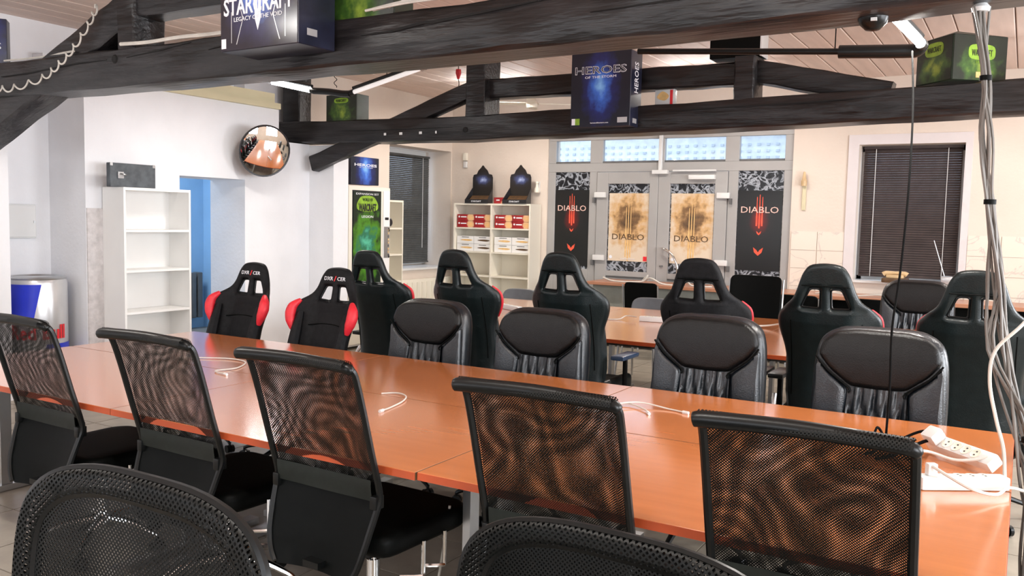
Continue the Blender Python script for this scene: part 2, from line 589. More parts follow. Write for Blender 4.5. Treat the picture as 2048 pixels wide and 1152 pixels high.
# ceiling of long boards running toward the entrance wall
ce = box('ceiling', 'plank_gap', None, -8.2, 3.0, -3.0, 10.6, CEIL + 0.02, CEIL + 0.1)
struct(ce, 'pale wooden board ceiling')
pm = None
x = -8.15
while x < 2.9:
    if pm is None:
        b = bmesh.new()
        addbox(b, 0.004, 0.206, -2.98, 10.45, 0, 0.02)
        bmesh.ops.bevel(b, geom=[e for e in b.edges if abs(e.verts[0].co.y - e.verts[1].co.y) > 1 and e.verts[0].co.z < 0.01], offset=0.006, segments=1, affect='EDGES')
        p = obj('board', b, 'plank', ce)
        pm = p.data
    else:
        p = link('board', pm, None, ce)
    p.location = (x, 0, CEIL + random.uniform(-0.003, 0.002))
    x += 0.21

# left wall: alcove, bookcase stretch, doorway, low pier that carries the truss, window recess
bm = bmesh.new()
WT = 2.65
addbox(bm, -8.0, XL, -3.0, 3.88, 0, WT)              # near stretch
addbox(bm, -8.0, -7.45, 3.88, 4.53, 0, WT)           # alcove back
addbox(bm, -8.0, XL, 4.53, 5.49, 0, WT)              # behind the bookcase
addbox(bm, -8.0 + 0.55, XL, 5.49, 6.29, 1.888, WT)   # lintel over the doorway
addbox(bm, -7.45, XL, 6.29, 6.76, 0, WT)
addbox(bm, -7.45, XL, 6.76, 7.22, 0, 2.32)
addbox(bm, -8.0, -7.62, -3.0, 7.45, WT, CEIL + 0.02) # upper wall set back
addbox(bm, -8.0, -7.45, 6.76, 7.45, 2.0, CEIL + 0.02)
wl = struct(obj('wall_left', bm, 'white_wall'), 'white plastered left wall with alcove and doorway')
bm = bmesh.new()
addbox(bm, -7.45, -6.57, 7.22, 7.46, 0, 2.31)
struct(obj('wall_pier', bm, 'white_wall'), 'white plastered pier under the end of the far truss')
bm = bmesh.new()
addbox(bm, -7.9, -7.2, 7.46, 8.97, 0, CEIL + 0.02)
addbox(bm, -7.9, -7.2, 8.97, 10.38, 0, 0.82)
addbox(bm, -7.9, -7.2, 8.97, 10.38, 2.49, CEIL + 0.02)
addbox(bm, -7.9, -7.2, 10.38, 10.5, 0, CEIL + 0.02)
addbox(bm, -7.9, -7.7, 8.97, 10.38, 0.82, 0.9)
wl2 = struct(obj('wall_left_far', bm, 'cream_wall'), 'cream left wall with deep window recess')
cor = box('trim_1', 'yellow_wood', None, -7.6, XL + 0.05, 4.9, 6.74, WT, WT + 0.06)
struct(cor, 'yellowish wooden ledge on top of the white wall')
cor2 = box('trim_2', 'yellow_wood', None, -7.6, XL - 0.04, 4.9, 6.74, WT + 0.062, WT + 0.17)
struct(cor2, 'yellowish wooden beam above the white wall')
dd = box('trim_3', 'rough_wall_shade', None, XL, XL + 0.012, 4.535, 4.98, 0, 1.56)  # rough plaster panel, its grey carries the shade beside the bookcase
struct(dd, 'rough plaster patch in shadow-like grey beside the white bookcase')
# room behind the doorway
bm = bmesh.new()
addbox(bm, -9.6, -9.5, 4.5, 8.4, 0, 2.8)
addbox(bm, -9.5, -8.01, 7.9, 8.0, 0, 2.8)
addbox(bm, -9.5, -8.01, 4.5, 4.6, 0, 2.8)
bb = struct(obj('wall_back_room', bm, 'blue_wall'), 'blue wall of the room behind the doorway')
struct(box('floor_back_room', 'floor_tile', None, -9.5, -8.2, 4.6, 7.9, -0.1, 0), 'floor of the room behind the doorway')
struct(box('ceiling_back_room', 'white_wall', None, -9.6, -7.46, 4.5, 8.4, 2.8, 2.9), 'ceiling of the room behind the doorway')
rad = thing('radiator', 'dark ribbed radiator on blue wall beyond the doorway', 'radiator', (-9.42, 7.0, 0.15))
for k in range(16):
    box('rib', 'alu_dark', rad, -0.06, 0.06, -0.8 + k * 0.1, -0.73 + k * 0.1, 0.0, 0.6, 0.012)
box('pipe', 'alu_dark', rad, -0.03, 0.03, -0.8, 0.79, 0.03, 0.08)
area('back_room_lamp', (-8.7, 6.2, 2.7), (0, 0, 0), 0.8, 0.8, 45, (0.8, 0.9, 1.0))

# entrance wall (back)
YB = 10.4
bm = bmesh.new()
DX0, DX1, DZ = -5.62, -2.38, 2.68
WX0, WX1, WZ0, WZ1 = -1.66, -0.60, 0.93, 2.46
addbox(bm, -7.9, DX0, YB, YB + 0.35, 0, CEIL + 0.02)
addbox(bm, DX0, DX1, YB, YB + 0.35, DZ, CEIL + 0.02)
addbox(bm, DX1, WX0, YB, YB + 0.35, 0, CEIL + 0.02)
addbox(bm, WX0, WX1, YB, YB + 0.35, 0, WZ0)
addbox(bm, WX0, WX1, YB, YB + 0.35, WZ1, CEIL + 0.02)
addbox(bm, WX1, 3.1, YB, YB + 0.35, 0, CEIL + 0.02)
wb = struct(obj('wall_back', bm, 'cream_wall'), 'cream plastered entrance wall')
# pale plaster surround of the window
bm = bmesh.new()
addbox(bm, WX0 - 0.11, WX0, YB - 0.018, YB, WZ0 - 0.1, WZ1 + 0.11)
addbox(bm, WX1, WX1 + 0.07, YB - 0.018, YB, WZ0 - 0.1, WZ1 + 0.11)
addbox(bm, WX0, WX1, YB - 0.018, YB, WZ1, WZ1 + 0.11)
struct(obj('trim_4', bm, 'pale_trim'), 'pale plaster surround of the entrance wall window')
# marble dado tiles
for (xa, xb) in ((-2.36, WX0 - 0.11), (WX1 + 0.07, 2.95)):
    n = max(1, round((xb - xa) / 0.33))
    dx = (xb - xa) / n
    for i in range(n):
        for (z0, z1) in ((0.0, 0.22), (0.22, 0.42), (0.42, 0.63), (0.63, 0.84), (0.84, 1.05), (1.05, 1.26), (1.26, 1.48)):
            box('dado_tile', 'marble_tile', wb, xa + i * dx + 0.003, xa + (i + 1) * dx - 0.003, YB - 0.012, YB, z0 + 0.003, z1 - 0.003)
# right wall and wall behind the camera, with window openings added for light
def openwall(name, label, axis, pos, thick, lo, hi, opens, m='cream_wall'):
    bm = bmesh.new()
    def seg(a, b, z0, z1):
        if axis == 'x':
            addbox(bm, pos, pos + thick, a, b, z0, z1)
        else:
            addbox(bm, a, b, pos, pos + thick, z0, z1)
    c = lo
    for a, b in opens:
        seg(c, a, 0, CEIL + 0.02)
        seg(a, b, 0, 0.95)
        seg(a, b, 2.5, CEIL + 0.02)
        c = b
    seg(c, hi, 0, CEIL + 0.02)
    return struct(obj(name, bm, m), label)
openwall('wall_right', 'cream right wall with three added tall windows', 'x', 2.85, 0.2, -3.2, 10.75, [(-0.8, 1.2), (2.6, 4.6), (6.0, 8.0)])
openwall('wall_front', 'cream wall behind the desks with two added wide windows', 'y', -3.05, -0.2, -8.0, 2.85, [(-6.05, -3.95), (-2.65, -0.55)])
wn = 0
for (a, b) in ((-0.8, 1.2), (2.6, 4.6), (6.0, 8.0)):
    wn += 1
    f = bpy.data.objects.new('window_%d' % wn, None)
    COL.objects.link(f)
    struct(f, 'added white framed window in the right wall')
    for (y0, y1, z0, z1) in ((a, b, 0.95, 1.02), (a, b, 2.43, 2.5), (a, a + 0.07, 1.02, 2.43), (b - 0.07, b, 1.02, 2.43), ((a + b) / 2 - 0.04, (a + b) / 2 + 0.04, 1.02, 2.43)):
        box('frame_bar', 'white', f, 2.9, 2.96, y0, y1, z0, z1)
for (a, b) in ((-6.05, -3.95), (-2.65, -0.55)):
    wn += 1
    f = bpy.data.objects.new('window_%d' % wn, None)
    COL.objects.link(f)
    struct(f, 'added white framed window in the wall behind the desks')
    for (x0, x1, z0, z1) in ((a, b, 0.95, 1.02), (a, b, 2.43, 2.5), (a, a + 0.07, 1.02, 2.43), (b - 0.07, b, 1.02, 2.43), ((a + b) / 2 - 0.04, (a + b) / 2 + 0.04, 1.02, 2.43)):
        box('frame_bar', 'white', f, x0, x1, -3.16, -3.1, z0, z1)

# ------------------------------------------------------------------ glazed entrance
def sroot(name, label):
    o = bpy.data.objects.new(name, None)
    COL.objects.link(o)
    return struct(o, label)
en = sroot('trim_5', 'grey aluminium frame of the entrance with transom lights')
YF0, YF1 = YB + 0.02, YB + 0.09
def bar(p, x0, x1, z0, z1, y0=YF0, y1=YF1, m='alu', name='frame_bar'):
    return box(name, m, p, x0, x1, y0, y1, z0, z1, 0.004, 1)
bar(en, DX0, DX1, 2.60, DZ)
bar(en, DX0, DX1, 2.185, 2.30)
for x0, x1 in ((DX0, -5.51), (-5.0, -4.82), (-4.05, -3.97), (-3.19, -3.02), (-2.48, DX1)):
    bar(en, x0, x1, 2.30, 2.60)
for x0, x1 in ((DX0, -5.51), (-5.0, -4.89), (-3.14, -3.02), (-2.48, DX1)):
    bar(en, x0, x1, 0.0, 2.185)
for x0, x1 in ((-5.51, -5.0), (-3.02, -2.48)):
    bar(en, x0, x1, 0.0, 0.9)
    box('pane', 'glass', en, x0, x1, YB + 0.05, YB + 0.056, 0.9, 2.185)
    box('marble_film', 'marble_film', en, x0, x1, YB + 0.040, YB + 0.048, 0.9, 2.185)
for x0, x1 in ((-5.51, -5.0), (-4.82, -4.05), (-3.97, -3.19), (-3.02, -2.48)):
    box('pane', 'glass', en, x0, x1, YB + 0.05, YB + 0.056, 2.30, 2.60)
    bar(en, x0, x1, 2.30, 2.325, YB + 0.03, YB + 0.08, 'alu_dark', 'gasket')
bar(en, -4.03, -3.99, 2.19, 2.66, YB - 0.03, YB + 0.02, 'white', 'cable_duct')
box('sensor', 'white', en, -4.1, -3.9, YB - 0.06, YB + 0.02, 2.15, 2.2, 0.006)
for n, (x0, x1, label, hx) in enumerate(((-4.885, -4.035, 'grey glazed entrance leaf hinged beside the bookcase', -1), (-4.03, -3.145, 'grey glazed entrance leaf with curved pull handle', 1))):
    d = sroot('door_%d' % (n + 1), label)
    y0, y1 = YB + 0.005, YB + 0.075
    a, c = (x0 + 0.16, x1 - 0.115) if n == 0 else (x0 + 0.155, x1 - 0.155)
    bar(d, x0, a, 0.02, 2.18, y0, y1)
    bar(d, c, x1, 0.02, 2.18, y0, y1)
    bar(d, a, c, 2.03, 2.18, y0, y1)
    bar(d, a, c, 0.83, 0.90, y0, y1)
    bar(d, a, c, 0.02, 0.16, y0, y1)
    box('panel', 'alu', d, a, c, y0 + 0.02, y1 - 0.01, 0.16, 0.83)
    bar(d, a, c, 0.815, 0.83, y0 + 0.005, y1, 'alu_dark', 'panel_groove')
    box('pane', 'glass', d, a, c, YB + 0.05, YB + 0.056, 0.9, 2.03)
    box('marble_film', 'marble_film', d, a, c, YB + 0.040, YB + 0.048, 0.9, 2.03)
    hxx = x0 + 0.06 if n == 0 else x1 - 0.04
    for z in (1.06, 1.88):
        h = box('hinge', 'white', d, hxx - 0.08, hxx + 0.08, YB - 0.035, YB + 0.01, z - 0.03, z + 0.04, 0.008)
        box('pin', 'alu_dark', h, hxx - 0.09 * (1 if n == 0 else -1) - 0.015, hxx - 0.09 * (1 if n == 0 else -1) + 0.015, YB - 0.03, YB + 0.01, z - 0.10, z - 0.03)
    if n == 1:
        tube('handle', 'chrome', d, [(-3.93, YB - 0.0, 1.215), (-3.90, YB - 0.07, 1.215), (-3.79, YB - 0.08, 1.15), (-3.72, YB - 0.08, 1.02), (-3.72, YB - 0.07, 0.85), (-3.80, YB - 0.07, 0.66), (-3.93, YB, 0.55)], 0.016, 10)
        box('closer', 'white', d, -3.62, -3.29, YB - 0.06, YB + 0.01, 2.08, 2.135, 0.008)
        box('closer_arm', 'white', d, -3.83, -3.28, YB - 0.05, YB - 0.02, 2.18, 2.20, 0.003, 1)
        lathe('lock', 'alu_dark', d, [(0, 0), (0.02, 0.0), (0.02, 0.02), (0, 0.02)], (-3.955, YB, 0.98), 12)

# posters taped on the glass
def poster(x0, x1, z0, z1, artm, label, dark, y=YB + 0.03):
    cx, cz = (x0 + x1) / 2, (z0 + z1) / 2
    w2, h2 = (x1 - x0) / 2, (z1 - z0) / 2
    p = thing('poster', label, 'poster', (cx, y, z0), 0, 'posters taped on the entrance glass')
    sh = box('sheet', artm, p, -w2, w2, 0.0, 0.004, 0, 2 * h2)
    for v in sh.data.vertices:
        v.co.z -= h2
    sh.location = (0, 0, h2)
    tcol = 'pale_red' if dark else 'brown_ink'
    tz = 2 * h2 * (0.76 if dark else 0.36)
    text('lettering', 'DIABLO', tcol, p, (0, -0.002, tz), **XZ, width=2 * w2 * (0.84 if dark else 0.80), height=0.075)
    for k in (-1, 0, 1):
        c = 'ember' if dark else 'gold_ink'
        hh = h2 * (0.42 if dark else 0.85) * (1.0 if k == 0 else 0.86)
        shape('stroke', c, p, [(k * 0.032 - 0.009, -hh), (k * 0.032 + 0.009, -hh), (k * 0.032 + 0.004, hh), (k * 0.032 - 0.004, hh)], (0, -0.0005, tz + (-0.02 if dark else 0.06)), **XZ)
    if dark:
        for zz, s in ((0.47, 0.5), (0.24, 1.0)):
            shape('chevron', 'ember', p, [(-0.06 * s, 0.05 * s), (-0.02 * s, 0.02 * s), (0, -0.01 * s), (0.02 * s, 0.02 * s), (0.06 * s, 0.05 * s), (0.045 * s, -0.01 * s), (0, -0.05 * s), (-0.045 * s, -0.01 * s)][::-1], (0, -0.0005, 2 * h2 * zz), **XZ)
    else:
        text('small_print', 'WWW.DIABLO3.COM', 'white_ink', p, (0, -0.002, 0.03), **XZ, width=0.2, height=0.014)
        lathe('seal', 'white_ink', p, [(0, 0), (0.022, 0), (0.022, 0.003), (0, 0.003)], (0, 0, 0), 14).matrix_local = Matrix.Translation((-w2 + 0.04, 0, 0.05)) @ Matrix.Rotation(PI / 2, 4, 'X')
        box('rating', 'red_ink', p, w2 - 0.06, w2 - 0.01, -0.002, 0, 0.01, 0.07)
    return p
poster(-5.505, -5.005, 0.94, 1.95, 'ember_art', 'black poster with red glow on the sidelight beside the bookcase', True)
poster(-4.71, -4.155, 1.03, 1.91, 'gold_art', 'golden brown poster on the door leaf beside the bookcase side', False, YB + 0.03)
poster(-3.86, -3.31, 1.03, 1.91, 'gold_art', 'golden brown poster on the door leaf with the curved handle', False, YB + 0.03)
poster(-3.015, -2.485, 0.99, 1.95, 'ember_art', 'black poster with red glow on the sidelight beside the window', True)

# outside: pale building with a block screen, seen through the transom lights
ex = tag(box('neighbour_building', 'ext_white', None, -9.5, 3.0, 15.0, 15.3, 0, 3.2), 'pale building across the street beyond the transom panes', 'building')
bm = bmesh.new()
for i in range(64):
    for j in range(5):
        addbox(bm, -9.0 + i * 0.16, -8.945 + i * 0.16, 14.97, 15.02, 2.45 + j * 0.11, 2.49 + j * 0.11)
sc = obj('screen_block', bm, 'ext_grey', ex)
sc['kind'] = 'stuff'
box('roof_edge', 'ext_grey', ex, -9.5, 3.0, 14.7, 15.3, 3.2, 3.32)
struct(box('ground', 'grout', None, -20, 12, 10.8, 22, -0.2, -0.1), 'street ground outside the entrance')

# ------------------------------------------------------------------ windows with blinds
def slats(parent, m, axis, c, lo, hi, z0, z1):
    bm = bmesh.new()
    n = int((z1 - z0) / 0.026)
    for k in range(n):
        z = z0 + (k + 0.5) * (z1 - z0) / n
        vs = addbox(bm, lo, hi, -0.011, 0.011, -0.0008, 0.0008)
        for v in vs:
            x, y, zz = v.co
            zz2 = zz + y * 1.12
            v.co = (x, c + y * 0.55, z + zz2) if axis == 'y' else (c - y * 0.55, x, z + zz2)
    o = obj('slats', bm, m, parent)
    o['kind'] = 'stuff'
wn += 1
wr = sroot('window_%d' % wn, 'window of the entrance wall beside the sidelight')
box('pane', 'glass', wr, WX0, WX1, YB + 0.28, YB + 0.286, WZ0, WZ1)
for (x0, x1, z0, z1) in ((WX0, WX1, WZ0, WZ0 + 0.06), (WX0, WX1, WZ1 - 0.06, WZ1), (WX0, WX0 + 0.05, WZ0, WZ1), (WX1 - 0.05, WX1, WZ0, WZ1)):
    box('frame_bar', 'white', wr, x0, x1, YB + 0.25, YB + 0.31, z0, z1)
box('sill', 'white', wr, WX0, WX1, YB - 0.05, YB + 0.25, WZ0 - 0.01, WZ0 + 0.015)
bl = thing('window_blind', 'dark brown slatted blind in the entrance wall window', 'blind', (0, 0, 0), 0)
slats(bl, 'blind', 'y', YB + 0.15, WX0 + 0.035, WX1 - 0.03, 1.0, 2.42)
box('headrail', 'blind', bl, WX0 + 0.03, WX1 - 0.025, YB + 0.13, YB + 0.17, 2.42, 2.45)
box('bottom_rail', 'blind', bl, WX0 + 0.035, WX1 - 0.03, YB + 0.135, YB + 0.165, 0.985, 1.0)
for x in (WX0 + 0.16, WX1 - 0.17):
    tube('ladder_cord', 'white', bl, [(x, YB + 0.134, 2.42), (x, YB + 0.134, 0.99)], 0.004, 6)
wn += 1
wr2 = sroot('window_%d' % wn, 'window in the recess of the cream left wall')
box('pane', 'glass', wr2, -7.69, -7.684, 8.97, 10.38, 0.9, 2.49)
for (y0, y1, z0, z1) in ((8.97, 10.38, 0.86, 0.92), (8.97, 10.38, 2.43, 2.49), (8.97, 9.03, 0.92, 2.43), (10.32, 10.38, 0.92, 2.43)):
    box('frame_bar', 'white', wr2, -7.7, -7.65, y0, y1, z0, z1)
box('sill', 'white', wr2, -7.65, -7.16, 8.95, 10.38, 0.82, 0.845)
bl2 = thing('window_blind', 'grey slatted blind in the deep recess behind the slim white shelf', 'blind', (0, 0, 0), 0)
slats(bl2, 'blind_grey', 'x', -7.56, 9.02, 10.33, 0.9, 2.39)
box('headrail', 'blind_grey', bl2, -7.58, -7.54, 9.02, 10.33, 2.39, 2.42)
box('bottom_rail', 'blind_grey', bl2, -7.575, -7.545, 9.02, 10.33, 0.885, 0.9)
tube('pull_cord', 'white', bl2, [(-7.53, 10.15, 2.39), (-7.53, 10.15, 1.1)], 0.004, 6)

# ------------------------------------------------------------------ trusses
def timber(name, parent, p0, p1, h, y0, y1, sag=(), n=14):
    """hewn timber in a plane of constant y; p0, p1 = (x, z) of the centre line"""
    bm = bmesh.new()
    d = Vector((p1[0] - p0[0], p1[1] - p0[1]))
    L = d.length
    d.normalize()
    nrm = Vector((-d.y, d.x))
    rings = []
    ch = 0.014
    for i in range(n + 1):
        t = i / n
        cx = p0[0] + (p1[0] - p0[0]) * t
        cz = p0[1] + (p1[1] - p0[1]) * t
        if sag:
            for (xa, za), (xb, zb) in zip(sag, sag[1:]):
                if xa <= cx <= xb:
                    cz += za + (zb - za) * (cx - xa) / (xb - xa)
        j = lambda: random.uniform(-0.005, 0.005)
        hh = h / 2
        ring = []
        for (a, b) in ((-hh, y0 + ch), (-hh + ch, y0), (hh - ch, y0), (hh, y0 + ch), (hh, y1 - ch), (hh - ch, y1), (-hh + ch, y1), (-hh, y1 - ch)):
            a += j(); b += j()
            ring.append(bm.verts.new((cx + nrm.x * a, b, cz + nrm.y * a)))
        rings.append(ring)
    for a, b in zip(rings, rings[1:]):
        for k in range(8):
            bm.faces.new((a[k], a[(k + 1) % 8], b[(k + 1) % 8], b[k]))
    bm.faces.new(rings[0])
    bm.faces.new(rings[-1][::-1])
    return obj(name, bm, 'beam', parent, True)

def crack(parent, pts, y, r=0.004):
    bm = bmesh.new()
    n = len(pts)
    for i in range(n - 1):
        (xa, za), (xb, zb) = pts[i], pts[i + 1]
        ra = r * (0.25 + math.sin(PI * i / (n - 1))); rb = r * (0.25 + math.sin(PI * (i + 1) / (n - 1)))
        vs = [bm.verts.new(v) for v in ((xa, y, za - ra), (xb, y, zb - rb), (xb, y, zb + rb), (xa, y, za + ra))]
        ws = [bm.verts.new((v.co.x, y + 0.012, v.co.z)) for v in vs]
        bm.faces.new(vs)
        bm.faces.new(ws[::-1])
        for k in range(4):
            bm.faces.new((vs[k], ws[k], ws[(k + 1) % 4], vs[(k + 1) % 4]))
    return obj('crack', bm, 'crack', parent)

tr1 = thing('roof_truss', 'black timber roof truss above the mesh chair desks', 'truss', (0, 0, 0), 0)
b1 = timber('tie_beam', tr1, (-7.6, 2.45), (2.84, 2.45), 0.235, 3.5, 3.78, [(-7.7, 0.01), (-6.8, 0.0), (-4.5, -0.005), (-2.6, 0.0), (-1.3, 0.01), (0, 0.04), (2.9, 0.06)], 40)
timber('rafter', tr1, (-6.9, 2.045), (-4.95, 2.82), 0.22, 3.52, 3.74)
timber('post', tr1, (-4.945, 2.56), (-4.945, 3.19), 0.17, 3.52, 3.76, n=5)
timber('straining_beam', tr1, (-4.87, 2.86), (-2.1, 2.86), 0.2, 3.54, 3.74)
timber('post', tr1, (-2.02, 2.57), (-2.02, 3.19), 0.17, 3.52, 3.76, n=5)
timber('rafter', tr1, (-1.94, 2.82), (-1.0, 2.62), 0.2, 3.54, 3.74, n=6)
crack(b1, [(-6.3, 2.47), (-5.9, 2.475), (-5.4, 2.50), (-5.1, 2.50)], 3.492)
crack(b1, [(-4.9, 2.50), (-4.6, 2.52), (-4.3, 2.545)], 3.492)
crack(b1, [(-4.15, 2.49), (-3.95, 2.51), (-3.8, 2.53)], 3.492)
crack(b1, [(-3.0, 2.47), (-2.8, 2.475), (-2.6, 2.50), (-2.55, 2.495), (-2.2, 2.52), (-1.9, 2.54)], 3.492, 0.006)
crack(b1, [(-1.7, 2.46), (-1.3, 2.47), (-0.9, 2.50)], 3.492)

tr2 = thing('roof_truss', 'black timber roof truss resting on the white wall pier', 'truss', (0, 0, 0), 0)
b2 = timber('tie_beam', tr2, (-7.40, 2.435), (2.84, 2.435), 0.232, 7.08, 7.40, [(-7.5, 0.02), (-6.6, 0.005), (-4.9, -0.015), (-3.64, 0.0), (-2.6, 0.0), (-1.6, 0.02), (0, 0.055), (2.9, 0.06)], 40)
timber('rafter', tr2, (-6.80, 2.10), (-4.74, 2.782), 0.17, 7.10, 7.215)
timber('post', tr2, (-4.655, 2.53), (-4.655, 3.19), 0.22, 7.085, 7.38, n=5)
timber('straining_beam', tr2, (-4.55, 2.80), (-2.13, 2.79), 0.185, 7.18, 7.36)
timber('post', tr2, (-2.045, 2.55), (-2.045, 2.91), 0.17, 7.09, 7.38, n=4)
timber('rafter', tr2, (-1.97, 2.80), (-0.95, 2.56), 0.18, 7.18, 7.36, n=6)
timber('post', tr2, (-7.2, 2.55), (-7.2, 3.19), 0.26, 7.2, 7.4, n=4)
crack(b2, [(-6.4, 2.44), (-5.9, 2.43), (-5.3, 2.43), (-4.9, 2.43)], 7.072)
crack(b2, [(-2.7, 2.49), (-2.2, 2.50), (-1.5, 2.51), (-0.9, 2.53)], 7.072)
for x in (-5.75, -5.55, -5.3, -5.1):
    box('paper_scrap', 'white', b2, x, x + random.uniform(0.015, 0.04), 7.068, 7.072, 2.375, 2.40)
lathe('knot', 'crack', b2, [(0, 0), (0.028, 0), (0.022, 0.008), (0, 0.008)], (0, 0, 0), 10).matrix_local = Matrix.Translation((-4.75, 7.076, 2.40)) @ Matrix.Rotation(PI / 2, 4, 'X')
lathe('knot', 'crack', b1, [(0, 0), (0.03, 0), (0.022, 0.008), (0, 0.008)], (0, 0, 0), 10).matrix_local = Matrix.Translation((-5.02, 3.497, 2.50)) @ Matrix.Rotation(PI / 2, 4, 'X')

# ------------------------------------------------------------------ game boxes
def gamebox(label, loc, w_, d_, h_, rz, artm, side, name='display_box'):
    """loc = middle of the bottom of the front face; the front looks along local -Y"""
    b = thing(name, label, 'box', loc, rz)
    body = box('carton', side, b, -w_ / 2, w_ / 2, 0.002, d_, 0, h_, 0.004, 1)
    f = box('front_print', artm, b, -w_ / 2 + 0.003, w_ / 2 - 0.003, -0.002, 0.003, -h_ / 2 + 0.003, h_ / 2 - 0.003)
    f.location = (0, 0, h_ / 2)
    return b

def heroes_text(b, w_, h_, y=-0.003, full=True):
    text('title', 'HEROES', 'white_ink', b, (0, y - 0.001, h_ * 0.76), **XZ, width=w_ * 0.86, height=h_ * 0.105, bold=0.02)
    if full: text('title_fill', 'HEROES', 'navy', b, (0, y - 0.003, h_ * 0.76), **XZ, width=w_ * 0.84, height=h_ * 0.09, bold=-0.012)
    text('subtitle', 'OF THE STORM', 'white_ink', b, (0, y - 0.001, h_ * 0.665), **XZ, width=w_ * 0.52, height=h_ * 0.032)
    if full:
        box('rating_mark', 'white_ink', b, -w_ * 0.47, -w_ * 0.41, y - 0.002, y, 0.02, 0.075)
        box('rating_mark', 'lime', b, -w_ * 0.41, -w_ * 0.335, y - 0.002, y, 0.02, 0.075)
        box('publisher_mark', 'silver_ink', b, w_ * 0.3, w_ * 0.46, y - 0.002, y, 0.03, 0.075)
        text('web_line', 'heroesofthestorm.com', 'white_ink', b, (0, y - 0.001, 0.035), **XZ, width=w_ * 0.3, height=0.012)

g = gamebox('tall blue and black game box fixed on the front of the far truss', (-3.235, 6.90, 2.36), 0.565, 0.24, 0.64, 0, 'heroes_art', 'navy')
heroes_text(g, 0.565, 0.64)
text('side_title', 'HEROES', 'white_ink', g, (0.284, 0.12, 0.42), right=(0, 0, 1), up=(0, -1, 0), width=0.26, height=0.08)
box('side_mark', 'silver_ink', g, 0.282, 0.286, 0.06, 0.14, 0.03, 0.07)

g = gamebox('black and blue game box fixed on the front of the near truss', (-3.465, 3.235, 2.40), 0.58, 0.26, 0.46, math.radians(-2), 'void_art', 'navy')
text('title', 'STARCRAFT', 'white_ink', g, (0, -0.004, 0.225), **XZ, width=0.52, height=0.09, bold=0.02)
text('subtitle', 'LEGACY OF THE VOID', 'white_ink', g, (0, -0.004, 0.158), **XZ, width=0.36, height=0.022)
for s in (-1, 1):
    shape('line_art', 'silver_ink', g, [(s * 0.16, 0.0), (s * 0.165, 0.0), (s * 0.115, 0.13), (s * 0.14, 0.2), (s * 0.135, 0.2), (s * 0.11, 0.13)][::s], (0, -0.002, 0.03), **XZ)
    shape('line_art', 'silver_ink', g, [(s * 0.20, 0.0), (s * 0.204, 0.0), (s * 0.204, 0.16), (s * 0.20, 0.16)][::s], (0, -0.002, 0.04), **XZ)
shape('blade', 'white_ink', g, [(-0.03, 0.26), (-0.022, 0.06), (0, 0.0), (0.022, 0.06), (0.03, 0.26), (0.01, 0.24), (0, 0.08), (-0.01, 0.24)], (0, -0.002, 0.09), **XZ)
box('rating_mark', 'white_ink', g, -0.28, -0.245, -0.004, -0.002, 0.015, 0.065)
shape('side_mark', 'silver_ink', g, [(0, 0), (0.07, 0), (0.07, 0.035), (0, 0.035)], (0.291, 0.06, 0.05), **YZ)
text('side_emblem', 'S', 'gold_ink', g, (0.292, 0.1, 0.32), **YZ, width=0.05, height=0.12)

g = gamebox('green and black game box standing at an angle on the far truss', (-0.52, 7.10, 2.605), 0.44, 0.40, 0.32, math.radians(32), 'fel_dark', 'dark_green')
# corner toward the room: left face and front face are both printed
g.location = (-0.356, 7.127, 2.612)
g.rotation_euler = (0, 0, math.radians(42))
shape('title_plate', 'lime', g, closedsmooth([(-0.11, 0), (-0.08, 0.05), (0.08, 0.05), (0.11, 0), (0.08, -0.05), (-0.08, -0.05)]), (0.01, -0.003, 0.2), **XZ)
text('title', 'WARCRAFT', 'ink', g, (0.01, -0.006, 0.195), **XZ, width=0.17, height=0.045)
text('subtitle', 'LEGION', 'lime', g, (0.01, -0.004, 0.13), **XZ, width=0.09, height=0.016)
box('badge', 'gold_ink', g, -0.03, 0.03, -0.004, -0.002, 0.02, 0.06)
LF = dict(right=(0, -1, 0), up=(0, 0, 1))
lp = box('left_print', 'fel_dark', g, -0.002, 0.002, -0.19, 0.19, -0.155, 0.155)
lp.location = (-0.222, 0.20, 0.16)
shape('title_plate', 'lime', g, closedsmooth([(-0.10, 0), (-0.07, 0.045), (0.07, 0.045), (0.10, 0), (0.07, -0.045), (-0.07, -0.045)]), (-0.225, 0.20, 0.24), **LF)
text('title', 'WARCRAFT', 'ink', g, (-0.227, 0.20, 0.24), **LF, width=0.15, height=0.04)
lid = bmesh.new()
ring_ = [lid.verts.new(v) for v in ((-0.22, 0.002, 0.32), (0.22, 0.002, 0.32), (0.22, 0.40, 0.32), (-0.22, 0.40, 0.32))]
apex_ = lid.verts.new((-0.12, 0.10, 0.36))
for i_ in range(4):
    lid.faces.new((ring_[i_], ring_[(i_ + 1) % 4], apex_))
lid.faces.new(ring_[::-1])
obj('lid', lid, 'dark_green', g)

